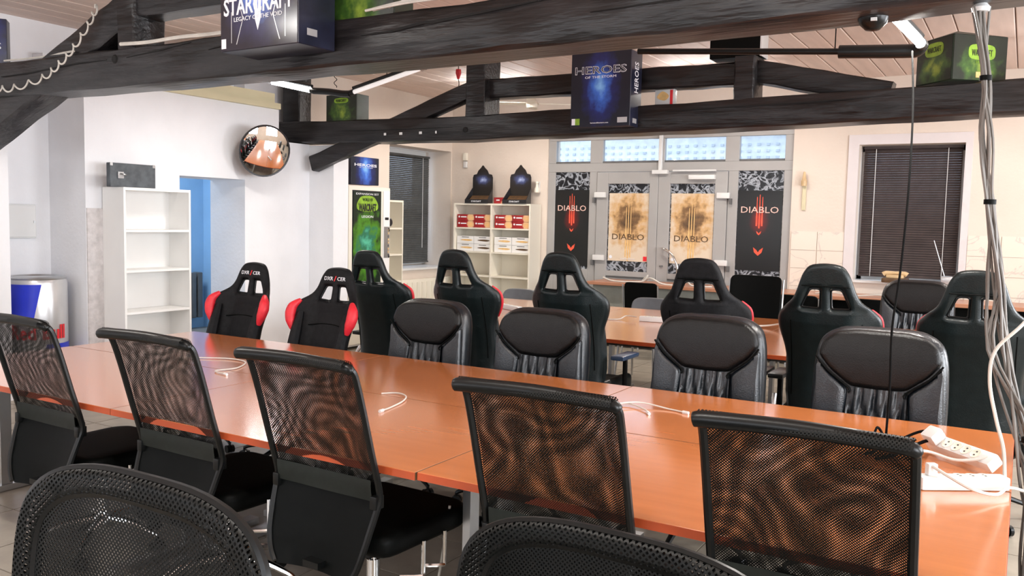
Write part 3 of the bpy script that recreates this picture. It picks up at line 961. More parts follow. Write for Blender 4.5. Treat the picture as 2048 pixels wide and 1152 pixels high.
g = gamebox('small dark green game box on the far truss above the pier', (-6.42, 7.17, 2.56), 0.43, 0.2, 0.28, 0, 'fel_dark', 'dark_green')
shape('title_plate', 'lime', g, closedsmooth([(-0.1, 0), (-0.07, 0.025), (0.07, 0.025), (0.1, 0), (0.07, -0.025), (-0.07, -0.025)]), (0, -0.003, 0.215), **XZ)
text('title', 'WARCRAFT', 'ink', g, (0, -0.006, 0.215), **XZ, width=0.15, height=0.03)
g = gamebox('dark green game box lying on top of the near truss', (-3.08, 3.56, 2.575), 0.46, 0.18, 0.2, math.radians(4), 'fel_dark', 'dark_green')
g = gamebox('blue game box standing on the ledge of the white wall', (-6.98, 3.72, 2.66), 0.36, 0.14, 0.34, math.radians(52), 'heroes_art', 'navy')
text('title', 'HEROES', 'white_ink', g, (0, -0.004, 0.13), **XZ, width=0.28, height=0.05)
g = gamebox('blue game box on top of the vending machine', (-6.66, 7.86, 1.903), 0.48, 0.16, 0.32, math.radians(90), 'heroes_art', 'navy')
heroes_text(g, 0.46, 0.30, full=False)
g.children[1].scale = (1, 1, 1)
bx = thing('speaker_box', 'plain black box on the right post of the far truss', 'box', (-2.15, 7.17, 2.915))
box('case', 'black', bx, -0.215, 0.215, 0, 0.2, 0, 0.22, 0.004, 1)
box('edge_strip', 'white', bx, 0.205, 0.217, -0.003, 0.2, 0.0, 0.22)
box('bracket', 'steel', bx, 0.05, 0.09, -0.01, 0.0, 0.16, 0.2)
bx = thing('snack_packet', 'small yellow and red packet on the far truss beam', 'packet', (-2.78, 7.28, 2.555))
box('packet_body', 'white', bx, -0.09, 0.09, -0.03, 0.03, 0, 0.15, 0.006)
shape('yellow_mark', 'gold_ink', bx, closedsmooth([(-0.07, 0.08), (-0.02, 0.13), (0.04, 0.09), (0.0, 0.05)])[::-1], (0, -0.032, 0), **XZ)
box('red_band', 'red_ink', bx, 0.05, 0.075, -0.032, -0.03, 0.01, 0.14)

# ------------------------------------------------------------------ desks
def desk(label, x0, x1, y0, y1, ends):
    d = thing('desk', label, 'desk', ((x0 + x1) / 2, (y0 + y1) / 2, 0), 0, 'orange wood desks pushed together')
    a, b = (x1 - x0) / 2 - 0.002, (y1 - y0) / 2 - 0.003
    box('tabletop', 'table', d, -a, a, -b, b, 0.716, 0.74, 0.001, 1)
    bm = bmesh.new()
    joint = bmesh.new()
    for side, (p, q, r, s) in zip('nflr', ((-a, a, -b - 0.0015, -b), (-a, a, b, b + 0.0015), (-a - 0.0015, -a, -b, b), (a, a + 0.0015, -b, b))):
        addbox(bm if side in ends else joint, p, q, r, s, 0.714, 0.7385 if side in ends else 0.7398)
    obj('edge_band', bm, 'table_edge', d)
    obj('joint_edge', joint, 'brown_ink', d)
    for sx in (-1, 1):
        X = sx * (a - 0.07)
        bm = bmesh.new()
        addbox(bm, X - 0.016, X + 0.016, -0.03, 0.03, 0.03, 0.69)
        addbox(bm, X - 0.025, X + 0.025, -b + 0.06, b - 0.06, 0.69, 0.716)
        addbox(bm, X - 0.03, X + 0.03, -b + 0.04, b - 0.04, 0.004, 0.035)
        obj('leg', bm, 'steel', d)
    box('rail', 'alu_dark', d, -a + 0.1, a - 0.1, -0.02, 0.02, 0.62, 0.70)
    return d
xs = [-4.82, -3.17, -1.62, 0.01]
names = ['at the bookcase end', 'in the middle', 'at the cable bundle end']
for i in range(3):
    desk('orange wood desk %s of the near row, mesh chair side' % names[i], xs[i], xs[i + 1], 2.163 + (0.008 if i == 2 else 0), 3.045, 'n' + ('l', '', 'r')[i])
    desk('orange wood desk %s of the near row, leather chair side' % names[i], xs[i], xs[i + 1], 3.045, 3.925 + (0.01 if i == 2 else 0), 'f' + ('l', '', 'r')[i])
    desk('orange wood desk %s of the far row, racing chair side' % names[i], xs[i], xs[i + 1], 5.42, 6.50, 'n' + ('l', '', 'r')[i])
    desk('orange wood desk %s of the far row, entrance side' % names[i], xs[i], xs[i + 1], 6.50, 7.52, 'f' + ('l', '', 'r')[i])
# counter along the entrance wall
ct = thing('counter', 'long brown counter in front of the glazed entrance', 'counter', (-1.9, 10.05, 0))
box('worktop', 'counter', ct, -2.75, 3.9, -0.36, 0.27, 0.76, 0.80, 0.004, 1)
box('front_panel', 'panel_grey', ct, -2.7, 0.0, -0.28, -0.25, 0.05, 0.76)
box('front_panel', 'black', ct, 0.0, 3.85, -0.1, -0.07, 0.05, 0.76)
for x in (-2.7, 0.0, 2.0, 3.8):
    box('support', 'alu_dark', ct, x, x + 0.04, -0.25, 0.25, 0.0, 0.76)

# ------------------------------------------------------------------ chairs
def starbase(p, m, r=0.31, hub=0.12, caster=True, top=0.40, tilt=0.0):
    bm = bmesh.new()
    addlathe(bm, [(0, hub - 0.03), (0.04, hub - 0.03), (0.045, hub), (0.03, hub + 0.04), (0.026, hub + 0.06), (0.026, top - 0.08), (0.018, top - 0.08), (0.018, top), (0, top)], (0, 0, 0), 14)
    obj('gas_lift', bm, m, p, True)
    for k in range(5):
        a = 2 * PI * k / 5 + 0.35 + tilt
        c, s = math.cos(a), math.sin(a)
        tube('base_arm', m, p, [(0.02 * c, 0.02 * s, hub + 0.01), (r * 0.5 * c, r * 0.5 * s, hub + 0.0), (r * 0.9 * c, r * 0.9 * s, hub - 0.035), (r * c, r * s, hub - 0.05)], [0.02, 0.016, 0.012, 0.011], 8, 4)
        bm = bmesh.new()
        for off in (-0.014, 0.014):
            for q in range(2):
                pass
            ring = []
            for e in (-0.009, 0.009):
                ring.append([bm.verts.new((r * c - s * (off + e) + c * 0.028 * math.cos(t * PI / 6), r * s + c * (off + e) + s * 0.028 * math.cos(t * PI / 6), 0.029 + 0.028 * math.sin(t * PI / 6))) for t in range(12)])
            for t in range(12):
                bm.faces.new((ring[0][t], ring[0][(t + 1) % 12], ring[1][(t + 1) % 12], ring[1][t]))
            bm.faces.new(ring[0]); bm.faces.new(ring[1][::-1])
        addtube(bm, [(r * c, r * s, 0.03), (r * c, r * s, hub - 0.045)], 0.008, 6, smooth=False)
        obj('caster', bm, 'black_plastic', p, True)

def lerp_tab(tab, z):
    if z <= tab[0][0]:
        return tab[0][1]
    for (a, va), (b, vb) in zip(tab, tab[1:]):
        if z <= b:
            t = (z - a) / (b - a)
            t = t * t * (3 - 2 * t) * 0.4 + t * 0.6
            return va + (vb - va) * t
    return tab[-1][1]

def sheet(name, m, parent, f, nu, nv, smooth=True):
    bm = bmesh.new()
    g = [[bm.verts.new(f(i / nu, j / nv)) for i in range(nu + 1)] for j in range(nv + 1)]
    for j in range(nv):
        for i in range(nu):
            bm.faces.new((g[j][i], g[j][i + 1], g[j + 1][i + 1], g[j + 1][i]))
    return obj(name, bm, m, parent, smooth)

GM = 'high back mesh chairs along the near desks'
def mesh_chair(label):
    """sitter faces +Y; origin on the floor under the lumbar kink"""
    t = thing('mesh_chair', label, 'chair', group=GM)
    prof = [(0.36, -0.075), (0.44, -0.06), (0.54, -0.03), (0.63, 0.0), (0.66, -0.002), (0.85, -0.055), (1.0, -0.10), (1.06, -0.125)]
    W = 0.236
    wid = [(0.34, 0.13), (0.365, 0.175), (0.42, 0.205), (0.50, 0.222), (0.63, W), (1.09, W)]
    zt = 1.065
    def back(u, v, z0, z1, inset, dy):
        z = z0 + (z1 - z0) * v
        hw = lerp_tab(wid, z) - inset
        x = -hw + 2 * hw * u
        cv = 0.03 * (1 - (2 * u - 1) ** 2)
        return (x, lerp_tab(prof, z) + cv + dy, z)
    sheet('mesh_back', 'net_a', t, lambda u, v: back(u, v, 0.64, zt + 0.01, 0.006, 0.0), 12, 14)
    sheet('mesh_lining', 'net_b', t, lambda u, v: (lambda p: (p[0], p[1] + 0.006 + 0.012 * math.sin(PI * u) * math.sin(PI * v), p[2]))(back(u, v, 0.64, zt, 0.008, 0.006)), 12, 14)
    bm = bmesh.new()
    n = 12
    def f(u, v, d):
        p = back(u, v, 0.355, 0.66, 0.004, d)
        return p
    for d in (0.0, 0.018):
        g = [[bm.verts.new(f(i / n, j / n, d)) for i in range(n + 1)] for j in range(n + 1)]
        for j in range(n):
            for i in range(n):
                bm.faces.new((g[j][i], g[j][i + 1], g[j + 1][i + 1], g[j + 1][i]))
    obj('lower_panel', bm, 'black', t, True)
    bm = bmesh.new()
    g = []
    for j in range(5):
        row = []
        for i in range(13):
            u = i / 12
            z = 0.625 + 0.072 * j / 4 - 0.012 * math.sin(PI * u)
            p = back(u, 0, z, z, 0.02, 0)
            row.append(bm.verts.new((p[0], p[1] - 0.012 - 0.006 * math.sin(PI * j / 4), p[2])))
        g.append(row)
    for j in range(4):
        for i in range(12):
            bm.faces.new((g[j][i], g[j][i + 1], g[j + 1][i + 1], g[j + 1][i]))
    obj('lumbar_band', bm, 'lumbar', t, True)
    for s in (-1, 1):
        pts = []
        for z in (0.36, 0.40, 0.46, 0.54, 0.60, 0.63, 0.67, 0.8, 0.95, 1.03, 1.06):
            pts.append((s * lerp_tab(wid, z), lerp_tab(prof, z), z))
        pts.append((s * (W - 0.004), -0.135, 1.075))
        tube('side_frame', 'black_plastic', t, pts, 0.0115, 8, 4)
        box('back_clip', 'black_plastic', t, s * 0.225 - 0.014, s * 0.225 + 0.014, -0.022, 0.02, 0.60, 0.645, 0.005)
    # rolled top edge that curls backward
    pts = [(-W - 0.008, -0.168, 1.082), (-W + 0.03, -0.166, 1.087), (0, -0.150, 1.090), (W - 0.03, -0.150, 1.084), (W + 0.004, -0.140, 1.068)]
    tube('top_roll', 'black_plastic', t, pts, [0.018, 0.021, 0.021, 0.019, 0.014], 12, 6)
    sheet('top_mesh', 'net_d', t, lambda u, v: (-W + 2 * W * u, -0.155 + 0.012 * math.sin(PI * u) - 0.030 * math.cos(v * PI * 0.9), 1.083 + 0.030 * math.sin(v * PI * 0.9) - 0.01 * v), 12, 6)
    # seat
    st = plate('seat', 'black', t, rounded([(-0.24, -0.24), (0.24, -0.24), (0.255, 0.2), (0.2, 0.27), (-0.2, 0.27), (-0.255, 0.2)], 0.08), (), 0.08, 0.03, 0.08, lambda x, y, z: (x, z + 0.26, 0.45 - y + 0.02 * (1 if False else 0)))
    bm = bmesh.new()
    addbox(bm, -0.09, 0.09, 0.12, 0.36, 0.36, 0.415)
    addbox(bm, -0.035, 0.035, -0.075, 0.14, 0.372, 0.395)
    obj('mechanism', bm, 'black_plastic', t)
    for s in (-1, 1):
        for yy in (0.20, 0.32):
            tube('lever', 'chrome', t, [(s * 0.262, yy, 0.44), (s * 0.262, yy, 0.33), (s * 0.262, yy - 0.01, 0.318), (s * 0.20, yy - 0.05, 0.315)], 0.007, 6, 3)
    # base sits under the seat centre
    before = set(bpy.data.objects)
    starbase(t, 'chrome', 0.275, 0.13, True, 0.385)
    for o in set(bpy.data.objects) - before:
        o.location = (0, 0.24, 0)
    return t

mc = mesh_chair('high back mesh chair at the near desks, beside the power strips')
spots = [(-0.41, 2.14, 0.0), (-1.105, 2.15, 0.0), (-1.985, 2.155, -0.03), (-2.74, 2.165, -0.02), (-3.575, 2.155, -0.02)]
mlab = ['high back mesh chair at the near desks, beside the power strips',
        'high back mesh chair, second along the near desks from the power strips',
        'high back mesh chair in the middle of the near desks, third from the power strips',
        'high back mesh chair, fourth along the near desks from the power strips',
        'high back mesh chair at the bookcase end of the near desks']
for i, (x, y, rz) in enumerate(spots):
    if i == 0:
        mc.location = (x, y, 0); mc.rotation_euler = (0, 0, rz)
    else:
        dup(mc, (x, y, 0), rz, mlab[i])

def round_chair(label):
    """low rounded mesh back; sitter faces +Y"""
    t = thing('office_chair', label, 'chair', group='round back mesh chairs facing away from the near desks')
    half = [(0.13, 1.143), (0.225, 1.118), (0.278, 1.062), (0.288, 0.95), (0.272, 0.82), (0.22, 0.70), (0.14, 0.655)]
    out = closedsmooth([(0, 1.147)] + half + [(-x, z) for x, z in half[::-1]], 4)
    CZ = 0.92
    inn = [(x * 0.85, CZ + (z - CZ) * 0.83) for x, z in out]
    bend = lambda x, y, z: (x, y + 0.25 * x * x - 0.10 * (z - 0.9), z)
    plate('rim_mesh', 'net_c', t, out, (inn,), 0.030, 0.012, 0.05, bend)
    core = plate('mesh_back', 'net_d', t, [(x * 0.87, CZ + (z - CZ) * 0.85) for x, z in out], (), 0.012, 0.004, 0.05, bend)
    rim = [bend(x, 0, z) for x, z in [(x * 0.86, CZ + (z - CZ) * 0.84) for x, z in out]]
    tube('back_frame', 'black_plastic', t, rim + [rim[0]], 0.010, 8, 2)
    tube('edge_piping', 'black_plastic', t, [bend(x, 0, z) for x, z in out] + [bend(*(out[0][0], 0, out[0][1]))], 0.007, 6, 1)
    tube('spine', 'black_plastic', t, [(0, -0.03, 0.80), (0, -0.05, 0.58), (0, -0.05, 0.42), (0, 0.12, 0.40)], 0.022, 8)
    plate('seat', 'black', t, rounded([(-0.25, -0.24), (0.25, -0.24), (0.26, 0.24), (-0.26, 0.24)], 0.09), (), 0.08, 0.03, 0.09, lambda x, y, z: (x, z + 0.26, 0.45 - y))
    before = set(bpy.data.objects)
    starbase(t, 'black_plastic', 0.30, 0.12, True, 0.41)
    for o in set(bpy.data.objects) - before:
        o.location = (0, 0.24, 0)
    return t
rc = round_chair('black round back mesh chair turned slightly, behind the third mesh chair')
rc.location = (-1.115, 0.80, 0)
rc.rotation_euler = (0, 0, PI)
rc2 = dup(rc, (-0.515, 1.20, 0), PI - 0.05, 'black round back mesh chair behind the two mesh chairs by the power strips')
rc2.scale = (1, 1, 0.925)

GR = 'racing style gaming chairs along the desks'
def race_chair(label, cloth, front_text, wing_red=True, lower=0.0, acol='black'):
    """bucket back gaming chair; sitter faces +Y; origin on the floor under the backrest"""
    t = thing('gaming_chair', label, 'chair', group=GR)
    half = [(0.03, 1.348), (0.085, 1.335), (0.117, 1.295), (0.135, 1.25), (0.152, 1.20), (0.178, 1.15), (0.228, 1.105), (0.266, 1.06), (0.274, 1.01), (0.262, 0.95), (0.238, 0.88), (0.224, 0.80), (0.224, 0.68), (0.215, 0.55), (0.185, 0.44)]
    out = half + [(-x, z) for x, z in half[::-1]]
    hole = rounded([(0.022, 1.216), (0.086, 1.216), (0.134, 1.104), (0.026, 1.100)], 0.016)
    def bend(x, y, z):
        wing = max(0, abs(x) - 0.13)
        taper = 1.0 if z < 1.1 else max(0.0, 1 - (z - 1.1) / 0.12)
        y2 = y * (1.0 + 0.0 * wing)
        return (x, y2 + wing * 0.75 * taper - 0.16 * (z - 0.45) + 0.035 * math.sin(PI * (z - 0.42) / 0.6) * (1 if z < 1.02 else 0), z)
    # remove the kink of the lumbar term above the wings by clamping it to zero there
    m = 'race_cloth' if cloth else 'race'
    bk = plate('backrest', m, t, closedsmooth(out, 3), (hole, [(-x, z) for x, z in hole[::-1]]), 0.056, 0.025, 0.04, bend)
    for s in (-1, 1):
        h2 = [(s * x, z) for x, z in rounded([(0.026, 1.212), (0.082, 1.212), (0.129, 1.108), (0.030, 1.104)], 0.018)]
        for dy, nm in ((0.0, 'hole_trim'),):
            pts = [bend(x, dy, z) for x, z in h2]
            tube(nm, 'black_plastic', t, pts + [pts[0]], 0.006, 6, 1)
        pts = []
        for (x, z) in [(0.232, 1.105), (0.268, 1.06), (0.276, 1.01), (0.266, 0.955), (0.245, 0.89)] if wing_red else []:
            pts.append(bend(s * (x - (0.016 if front_text else 0.012)), 0.022 if front_text else 0.034, z))
        if wing_red:
            tube('red_bolster', 'red', t, pts, [0.014, 0.032, 0.036, 0.032, 0.014] if front_text else [0.005, 0.013, 0.015, 0.013, 0.005], 10, 4)
        # seams on the back shell
        tube('seam', 'black', t, [bend(s * 0.185, -0.028, z) for z in (1.03, 0.9, 0.75, 0.6)], 0.004, 6, 2)
        # upholstered side bolster on the sitter side
        tube('side_bolster', m, t, [bend(s * 0.195, 0.045, z) for z in (1.02, 0.9, 0.75, 0.6, 0.5)], [0.02, 0.035, 0.04, 0.04, 0.02], 8, 4)
    sh = lambda p: (p[0], p[1], p[2])
    tube('shoulder_seam', 'black', t, [bend(x, -0.027, 1.228) for x in (-0.12, -0.06, 0, 0.06, 0.12)], 0.004, 6, 2)
    if front_text:
        def on_head(dx):
            def bt(a, b, c):
                p = bend(-a - dx, 0.029, 1.268 + b)
                return Vector((p[0], p[1] + c, p[2]))
            return bt
        text('lettering', 'DXR', 'white_ink', t, (0, 0, 0), **XZ, width=0.072, height=0.027, bend=on_head(-0.052))
        text('lettering', 'CER', 'white_ink', t, (0, 0, 0), **XZ, width=0.068, height=0.027, bend=on_head(0.055))
        text('lettering_red', '/', 'red_ink', t, (0, 0, 0), **XZ, width=0.018, height=0.038, bend=on_head(0.002), bold=0.03)
        tube('cushion_seam', 'black', t, [bend(x, 0.028, 0.92 + 0.02 * math.cos(x * 9)) for x in (-0.15, -0.07, 0, 0.07, 0.15)], 0.004, 6, 2)
    # seat and base, lowered when the gas lift is down
    st = plate('seat', m, t, rounded([(-0.25, -0.26), (0.25, -0.26), (0.26, 0.18), (0.21, 0.26), (-0.21, 0.26), (-0.26, 0.18)], 0.07), (), 0.13, 0.045, 0.08, lambda x, y, z: (x, z + 0.28, 0.43 - y + max(0, abs(x) - 0.14) * 0.4))
    for s in (-1, 1):
        tube('armrest_post', 'black_plastic', t, [(s * 0.22, 0.24, 0.36), (s * 0.285, 0.24, 0.37), (s * 0.298, 0.24, 0.45), (s * 0.298, 0.24, 0.66)], 0.017, 8, 4)
        box('armrest_pad', 'blue_pad' if acol == 'blue' else 'black_plastic', t, s * 0.298 - 0.045, s * 0.298 + 0.045, 0.10, 0.37, 0.66, 0.69, 0.012)
        box('hinge_cover', 'black_plastic', t, s * 0.245 - 0.018, s * 0.245 + 0.018, -0.05, 0.1, 0.38, 0.5, 0.012)
    tube('recline_lever', 'red' if acol == 'blue' else 'steel', t, [(-0.27, 0.06, 0.44), (-0.30, 0.10, 0.50), (-0.31, 0.16, 0.56)], 0.014, 8, 3)
    before = set(bpy.data.objects)
    starbase(t, 'black_plastic', 0.32, 0.12, True, 0.37)
    for o in set(bpy.data.objects) - before:
        o.location = (0, 0.28, 0)
    return t

rb = race_chair('black racing chair, back turned, at the cable bundle end of the far desks', False, False, True)
rlab = ['black racing chair, back turned, at the cable bundle end of the far desks',
        'black racing chair, back turned, second along the far desks from the cable bundle',
        'black cloth racing chair, back turned, third along the far desks from the cable bundle',
        'black racing chair with blue armrest pads, back turned, at the far desks',
        'black racing chair, back turned, fifth along the far desks from the cable bundle',
        'black racing chair, back turned, at the vending machine end of the far desks']
# the top of the leaning back is about 0.14 behind the origin
OFF = 0.14
rs = [(-0.19, 4.80, 0.0), (-0.90, 4.80, 0.0), (-1.60, 4.80, 0.02), (-2.49, 4.80, 0.0), (-3.30, 4.82, -0.02), (-4.06, 4.82, 0.02)]
rb.location = (rs[0][0], rs[0][1] + OFF, 0)
for i in (1, 4, 5):
    o = dup(rb, (rs[i][0], rs[i][1] + OFF, -0.0), rs[i][2], rlab[i])
    o.scale = (1, 1, {1: 1.0, 4: 0.99, 5: 0.965}[i])
rcl = race_chair(rlab[2], True, False, True)
rcl.location = (rs[2][0], rs[2][1] + OFF, 0); rcl.rotation_euler = (0, 0, rs[2][2])
rbl = race_chair(rlab[3], False, False, False, acol='blue')
rbl.location = (rs[3][0], rs[3][1] + OFF, 0)
rf = race_chair('black and red racing chair with white lettering, next to a leather chair', True, True, True)
rf.location = (-3.88, 4.30 - OFF + 0.02, 0); rf.rotation_euler = (0, 0, PI - 0.0)
rf2 = dup(rf, (-4.66, 4.30 - OFF + 0.02, 0), PI, 'black and red racing chair with white lettering, nearest the narrow bookcase')
# those two have their gas lifts down: shorter seats
for r_ in (rf, rf2):
    r_.scale = (1.02, 1.0, 0.892)

GL = 'padded leather armchairs facing the camera'
def leather_chair(label):
    """sitter faces +Y; origin under the backrest"""
    t = thing('leather_chair', label, 'chair', group=GL)
    half = [(0.12, 1.092), (0.20, 1.075), (0.252, 1.035), (0.274, 0.97), (0.282, 0.88), (0.285, 0.70), (0.275, 0.52), (0.22, 0.46)]
    out = half + [(-x, z) for x, z in half[::-1]]
    bend = lambda x, y, z: (x, y + 0.35 * x * x - 0.10 * (z - 0.5), z)
    plate('back_shell', 'leather', t, closedsmooth(out, 3), (), 0.12, 0.05, 0.05, bend)
    top = [(0.11, 1.083), (0.19, 1.068), (0.238, 1.03), (0.258, 0.965), (0.205, 0.90), (0.115, 0.828), (0, 0.822)]
    top = top + [(-x, z) for x, z in top[-2::-1]]
    bulge = lambda x, y, z: bend(x, y + 0.055 + 0.018 * max(0, 1 - (x / 0.25) ** 2 - ((z - 0.95) / 0.14) ** 2), z)
    plate('head_pad', 'leather_matte', t, rounded(top, 0.02, 3), (), 0.06, 0.024, 0.035, bulge)
    for s in (-1, 1):
        sd = [(0.262, 0.95), (0.21, 0.885), (0.122, 0.818), (0.135, 0.66), (0.14, 0.50), (0.268, 0.50), (0.275, 0.70)]
        sd = [(s * x, z) for x, z in sd]
        plate('side_pad', 'leather', t, rounded(sd, 0.025, 3), (), 0.055, 0.022, 0.04, lambda x, y, z: bend(x, y + 0.05 + 0.012 * math.sin(min(1, max(0, (abs(x) - 0.12) / 0.15)) * PI), z))
        tube('piping', 'black', t, [bend(s * x, 0.083, z) for x, z in ((0.262, 0.957), (0.21, 0.893), (0.118, 0.822), (0.118, 0.80))], 0.005, 6, 3)
    random.seed(3)
    ph = [random.uniform(0, 6) for _ in range(6)]
    def ruch(u, v):
        x = -0.125 + 0.25 * u
        z = 0.50 + 0.325 * v
        fold = 0.009 * math.sin(u * 30 + 2.2 * math.sin(v * 4 + ph[0]) + ph[1]) + 0.005 * math.sin(u * 53 + 2 * math.sin(v * 6 + ph[2]))
        return bend(x, 0.072 + fold * (0.4 + 0.6 * math.sin(PI * min(1, v * 0.9 + 0.1)) ** 0.5), z)
    sheet('gathered_panel', 'leather', t, ruch, 60, 14)
    plate('seat', 'leather', t, rounded([(-0.26, -0.25), (0.26, -0.25), (0.27, 0.2), (0.2, 0.27), (-0.2, 0.27), (-0.27, 0.2)], 0.08), (), 0.14, 0.05, 0.08, lambda x, y, z: (x, z + 0.28, 0.42 - y))
    for s in (-1, 1):
        tube('armrest', 'black_plastic', t, [(s * 0.28, -0.0, 0.56), (s * 0.32, 0.1, 0.62), (s * 0.32, 0.3, 0.62), (s * 0.32, 0.4, 0.55), (s * 0.29, 0.36, 0.40)], 0.022, 8, 4)
    before = set(bpy.data.objects)
    starbase(t, 'black_plastic', 0.31, 0.12, True, 0.36)
    for o in set(bpy.data.objects) - before:
        o.location = (0, 0.28, 0)
    return t
lc = leather_chair('black padded leather chair at the near desks beside the hanging cable bundle')
llab = ['black padded leather chair at the near desks beside the hanging cable bundle',
        'black padded leather chair at the near desks, second from the hanging cable bundle',
        'black padded leather chair at the near desks, third from the hanging cable bundle',
        'black padded leather chair at the near desks next to the red winged racing chair',
        'black padded leather chair behind the far desks, below the brown window blind']
ls = [(-0.53, 4.16, 0), (-1.32, 4.17, 0), (-2.27, 4.18, -0.035), (-3.03, 4.18, -0.035), (-0.74, 7.86, 0.02)]
for i, (x, y, dz) in enumerate(ls):
    if i == 0:
        lc.location = (x, y, dz); lc.rotation_euler = (0, 0, PI)
    else:
        o = dup(lc, (x, y, 0), PI - (0.06 if i == 3 else 0), llab[i])
        o.scale = (1, 1, 1 + dz)

# chairs behind the far desks
def shell_chair(label):
    t = thing('shell_chair', label, 'chair', group='grey shell chairs behind the far desks')
    half = [(0.10, 0.80), (0.17, 0.785), (0.205, 0.74), (0.21, 0.64), (0.19, 0.54)]
    plate('back', 'grey_shell', t, closedsmooth(half + [(-x, z) for x, z in half[::-1]], 3), (), 0.03, 0.012, 0.05, lambda x, y, z: (x, y + 0.8 * x * x - 0.1 * (z - 0.5), z))
    plate('seat', 'grey_shell', t, rounded([(-0.21, -0.2), (0.21, -0.2), (0.21, 0.2), (-0.21, 0.2)], 0.07), (), 0.04, 0.015, 0.1, lambda x, y, z: (x, z + 0.22, 0.45 - y))
    for s in (-1, 1):
        tube('leg', 'steel', t, [(s * 0.17, 0.38, 0.44), (s * 0.2, 0.42, 0.01)], 0.011, 8)
        tube('leg', 'steel', t, [(s * 0.17, 0.02, 0.62), (s * 0.17, 0.05, 0.44), (s * 0.2, -0.02, 0.01)], 0.011, 8, 4)
    return t
sc1 = shell_chair('low grey shell chair behind the far desks in front of the double bookcase')
sc1.location = (-4.62, 8.0, 0.0); sc1.rotation_euler = (0, 0, PI)
dup(sc1, (-3.12, 8.0, 0), PI, 'low grey shell chair behind the far desks in front of the glazed doors')
def stack_chair(label, h, w_, loc, rz):
    t = thing('visitor_chair', label, 'chair', loc, rz)
    hw = w_ / 2
    out = rounded([(-hw, h - 0.42), (hw, h - 0.42), (hw, h), (-hw, h)], 0.06)
    plate('backrest', 'black', t, out, (), 0.022, 0.009, 0.06, lambda x, y, z: (x, y + 0.5 * x * x - 0.12 * (z - h + 0.4), z))
    plate('seat', 'black', t, rounded([(-hw, -0.21), (hw, -0.21), (hw, 0.21), (-hw, 0.21)], 0.06), (), 0.05, 0.02, 0.1, lambda x, y, z: (x, z + 0.24, 0.45 - y))
    for s in (-1, 1):
        tube('frame_tube', 'steel', t, [(s * (hw + 0.008), -0.05, h - 0.03), (s * (hw + 0.008), 0.0, h - 0.42), (s * (hw + 0.008), 0.03, 0.44), (s * (hw + 0.008), 0.44, 0.43), (s * (hw + 0.008), 0.45, 0.02)], 0.010, 8, 3)
        tube('rear_leg', 'steel', t, [(s * (hw + 0.008), 0.05, 0.42), (s * (hw + 0.008), -0.04, 0.012)], 0.010, 8)
    return t
stack_chair('black visitor chair with steel frame tubes in front of the sidelight poster', 1.08, 0.47, (-2.10, 7.93, 0), PI)
stack_chair('low black visitor chair at the brown counter below the door leaves', 0.87, 0.40, (-3.66, 9.05, 0), 0)
stack_chair('low black visitor chair at the brown counter between sidelight and window', 0.84, 0.40, (-1.95, 9.05, 0), 0)
stack_chair('low black visitor chair at the brown counter under the window blind', 0.84, 0.40, (-1.22, 9.08, 0), 0)

# ------------------------------------------------------------------ left side furniture
def bookcase(label, loc, rz, w_, d_, h_, shelves, bays, m):
    """front looks along local -Y, origin at the middle of the back on the floor"""
    t = thing('bookcase', label, 'bookcase', loc, rz)
    th = 0.02
    for k in range(bays + 1):
        x = -w_ / 2 + k * (w_ - th) / bays
        box('side_panel', m, t, x, x + th, -d_, 0, 0, h_)
    box('top_panel', m, t, -w_ / 2 + th, w_ / 2 - th, -d_ + 0.001, -0.004, h_ - 0.024, h_ - 0.0005)
    box('back_panel', m, t, -w_ / 2 + th, w_ / 2 - th, -0.008, -0.002, 0.02, h_ - 0.024)
    bw = (w_ - th) / bays
    for k in range(bays):
        for z in shelves:
            x = -w_ / 2 + th + k * bw
            box('shelf', m, t, x, x + bw - th, -d_ + 0.004, -0.009, z - 0.02, z)
    return t
# single white bookcase against the left wall (front toward +X)
bookcase('narrow empty white bookcase against the white wall', (XL + 0.013, 5.025, 0), PI / 2, 0.69, 0.29, 1.745, (0.10, 0.32, 0.665, 1.03, 1.38), 1, 'white_board')
db = thing('metal_case', 'flat dark metal case with a handle on the narrow bookcase', 'case', (-6.75, 4.83, 1.745), 0)
box('case_body', 'dark_box', db, 0.0, 0.05, -0.225, 0.225, 0.0, 0.205, 0.005, 1)
bm = bmesh.new()
addbox(bm, 0.05, 0.062, -0.155, -0.10, 0.075, 0.13)
addtube(bm, [(0.062, -0.13, 0.115), (0.085, -0.125, 0.11), (0.085, -0.10, 0.105), (0.062, -0.085, 0.1)], 0.007, 6)
obj('latch', bm, 'steel', db)
for yy in (-0.21, 0.205):
    box('corner_cap', 'steel', db, 0.046, 0.053, yy - 0.012, yy + 0.012, 0.18, 0.207)
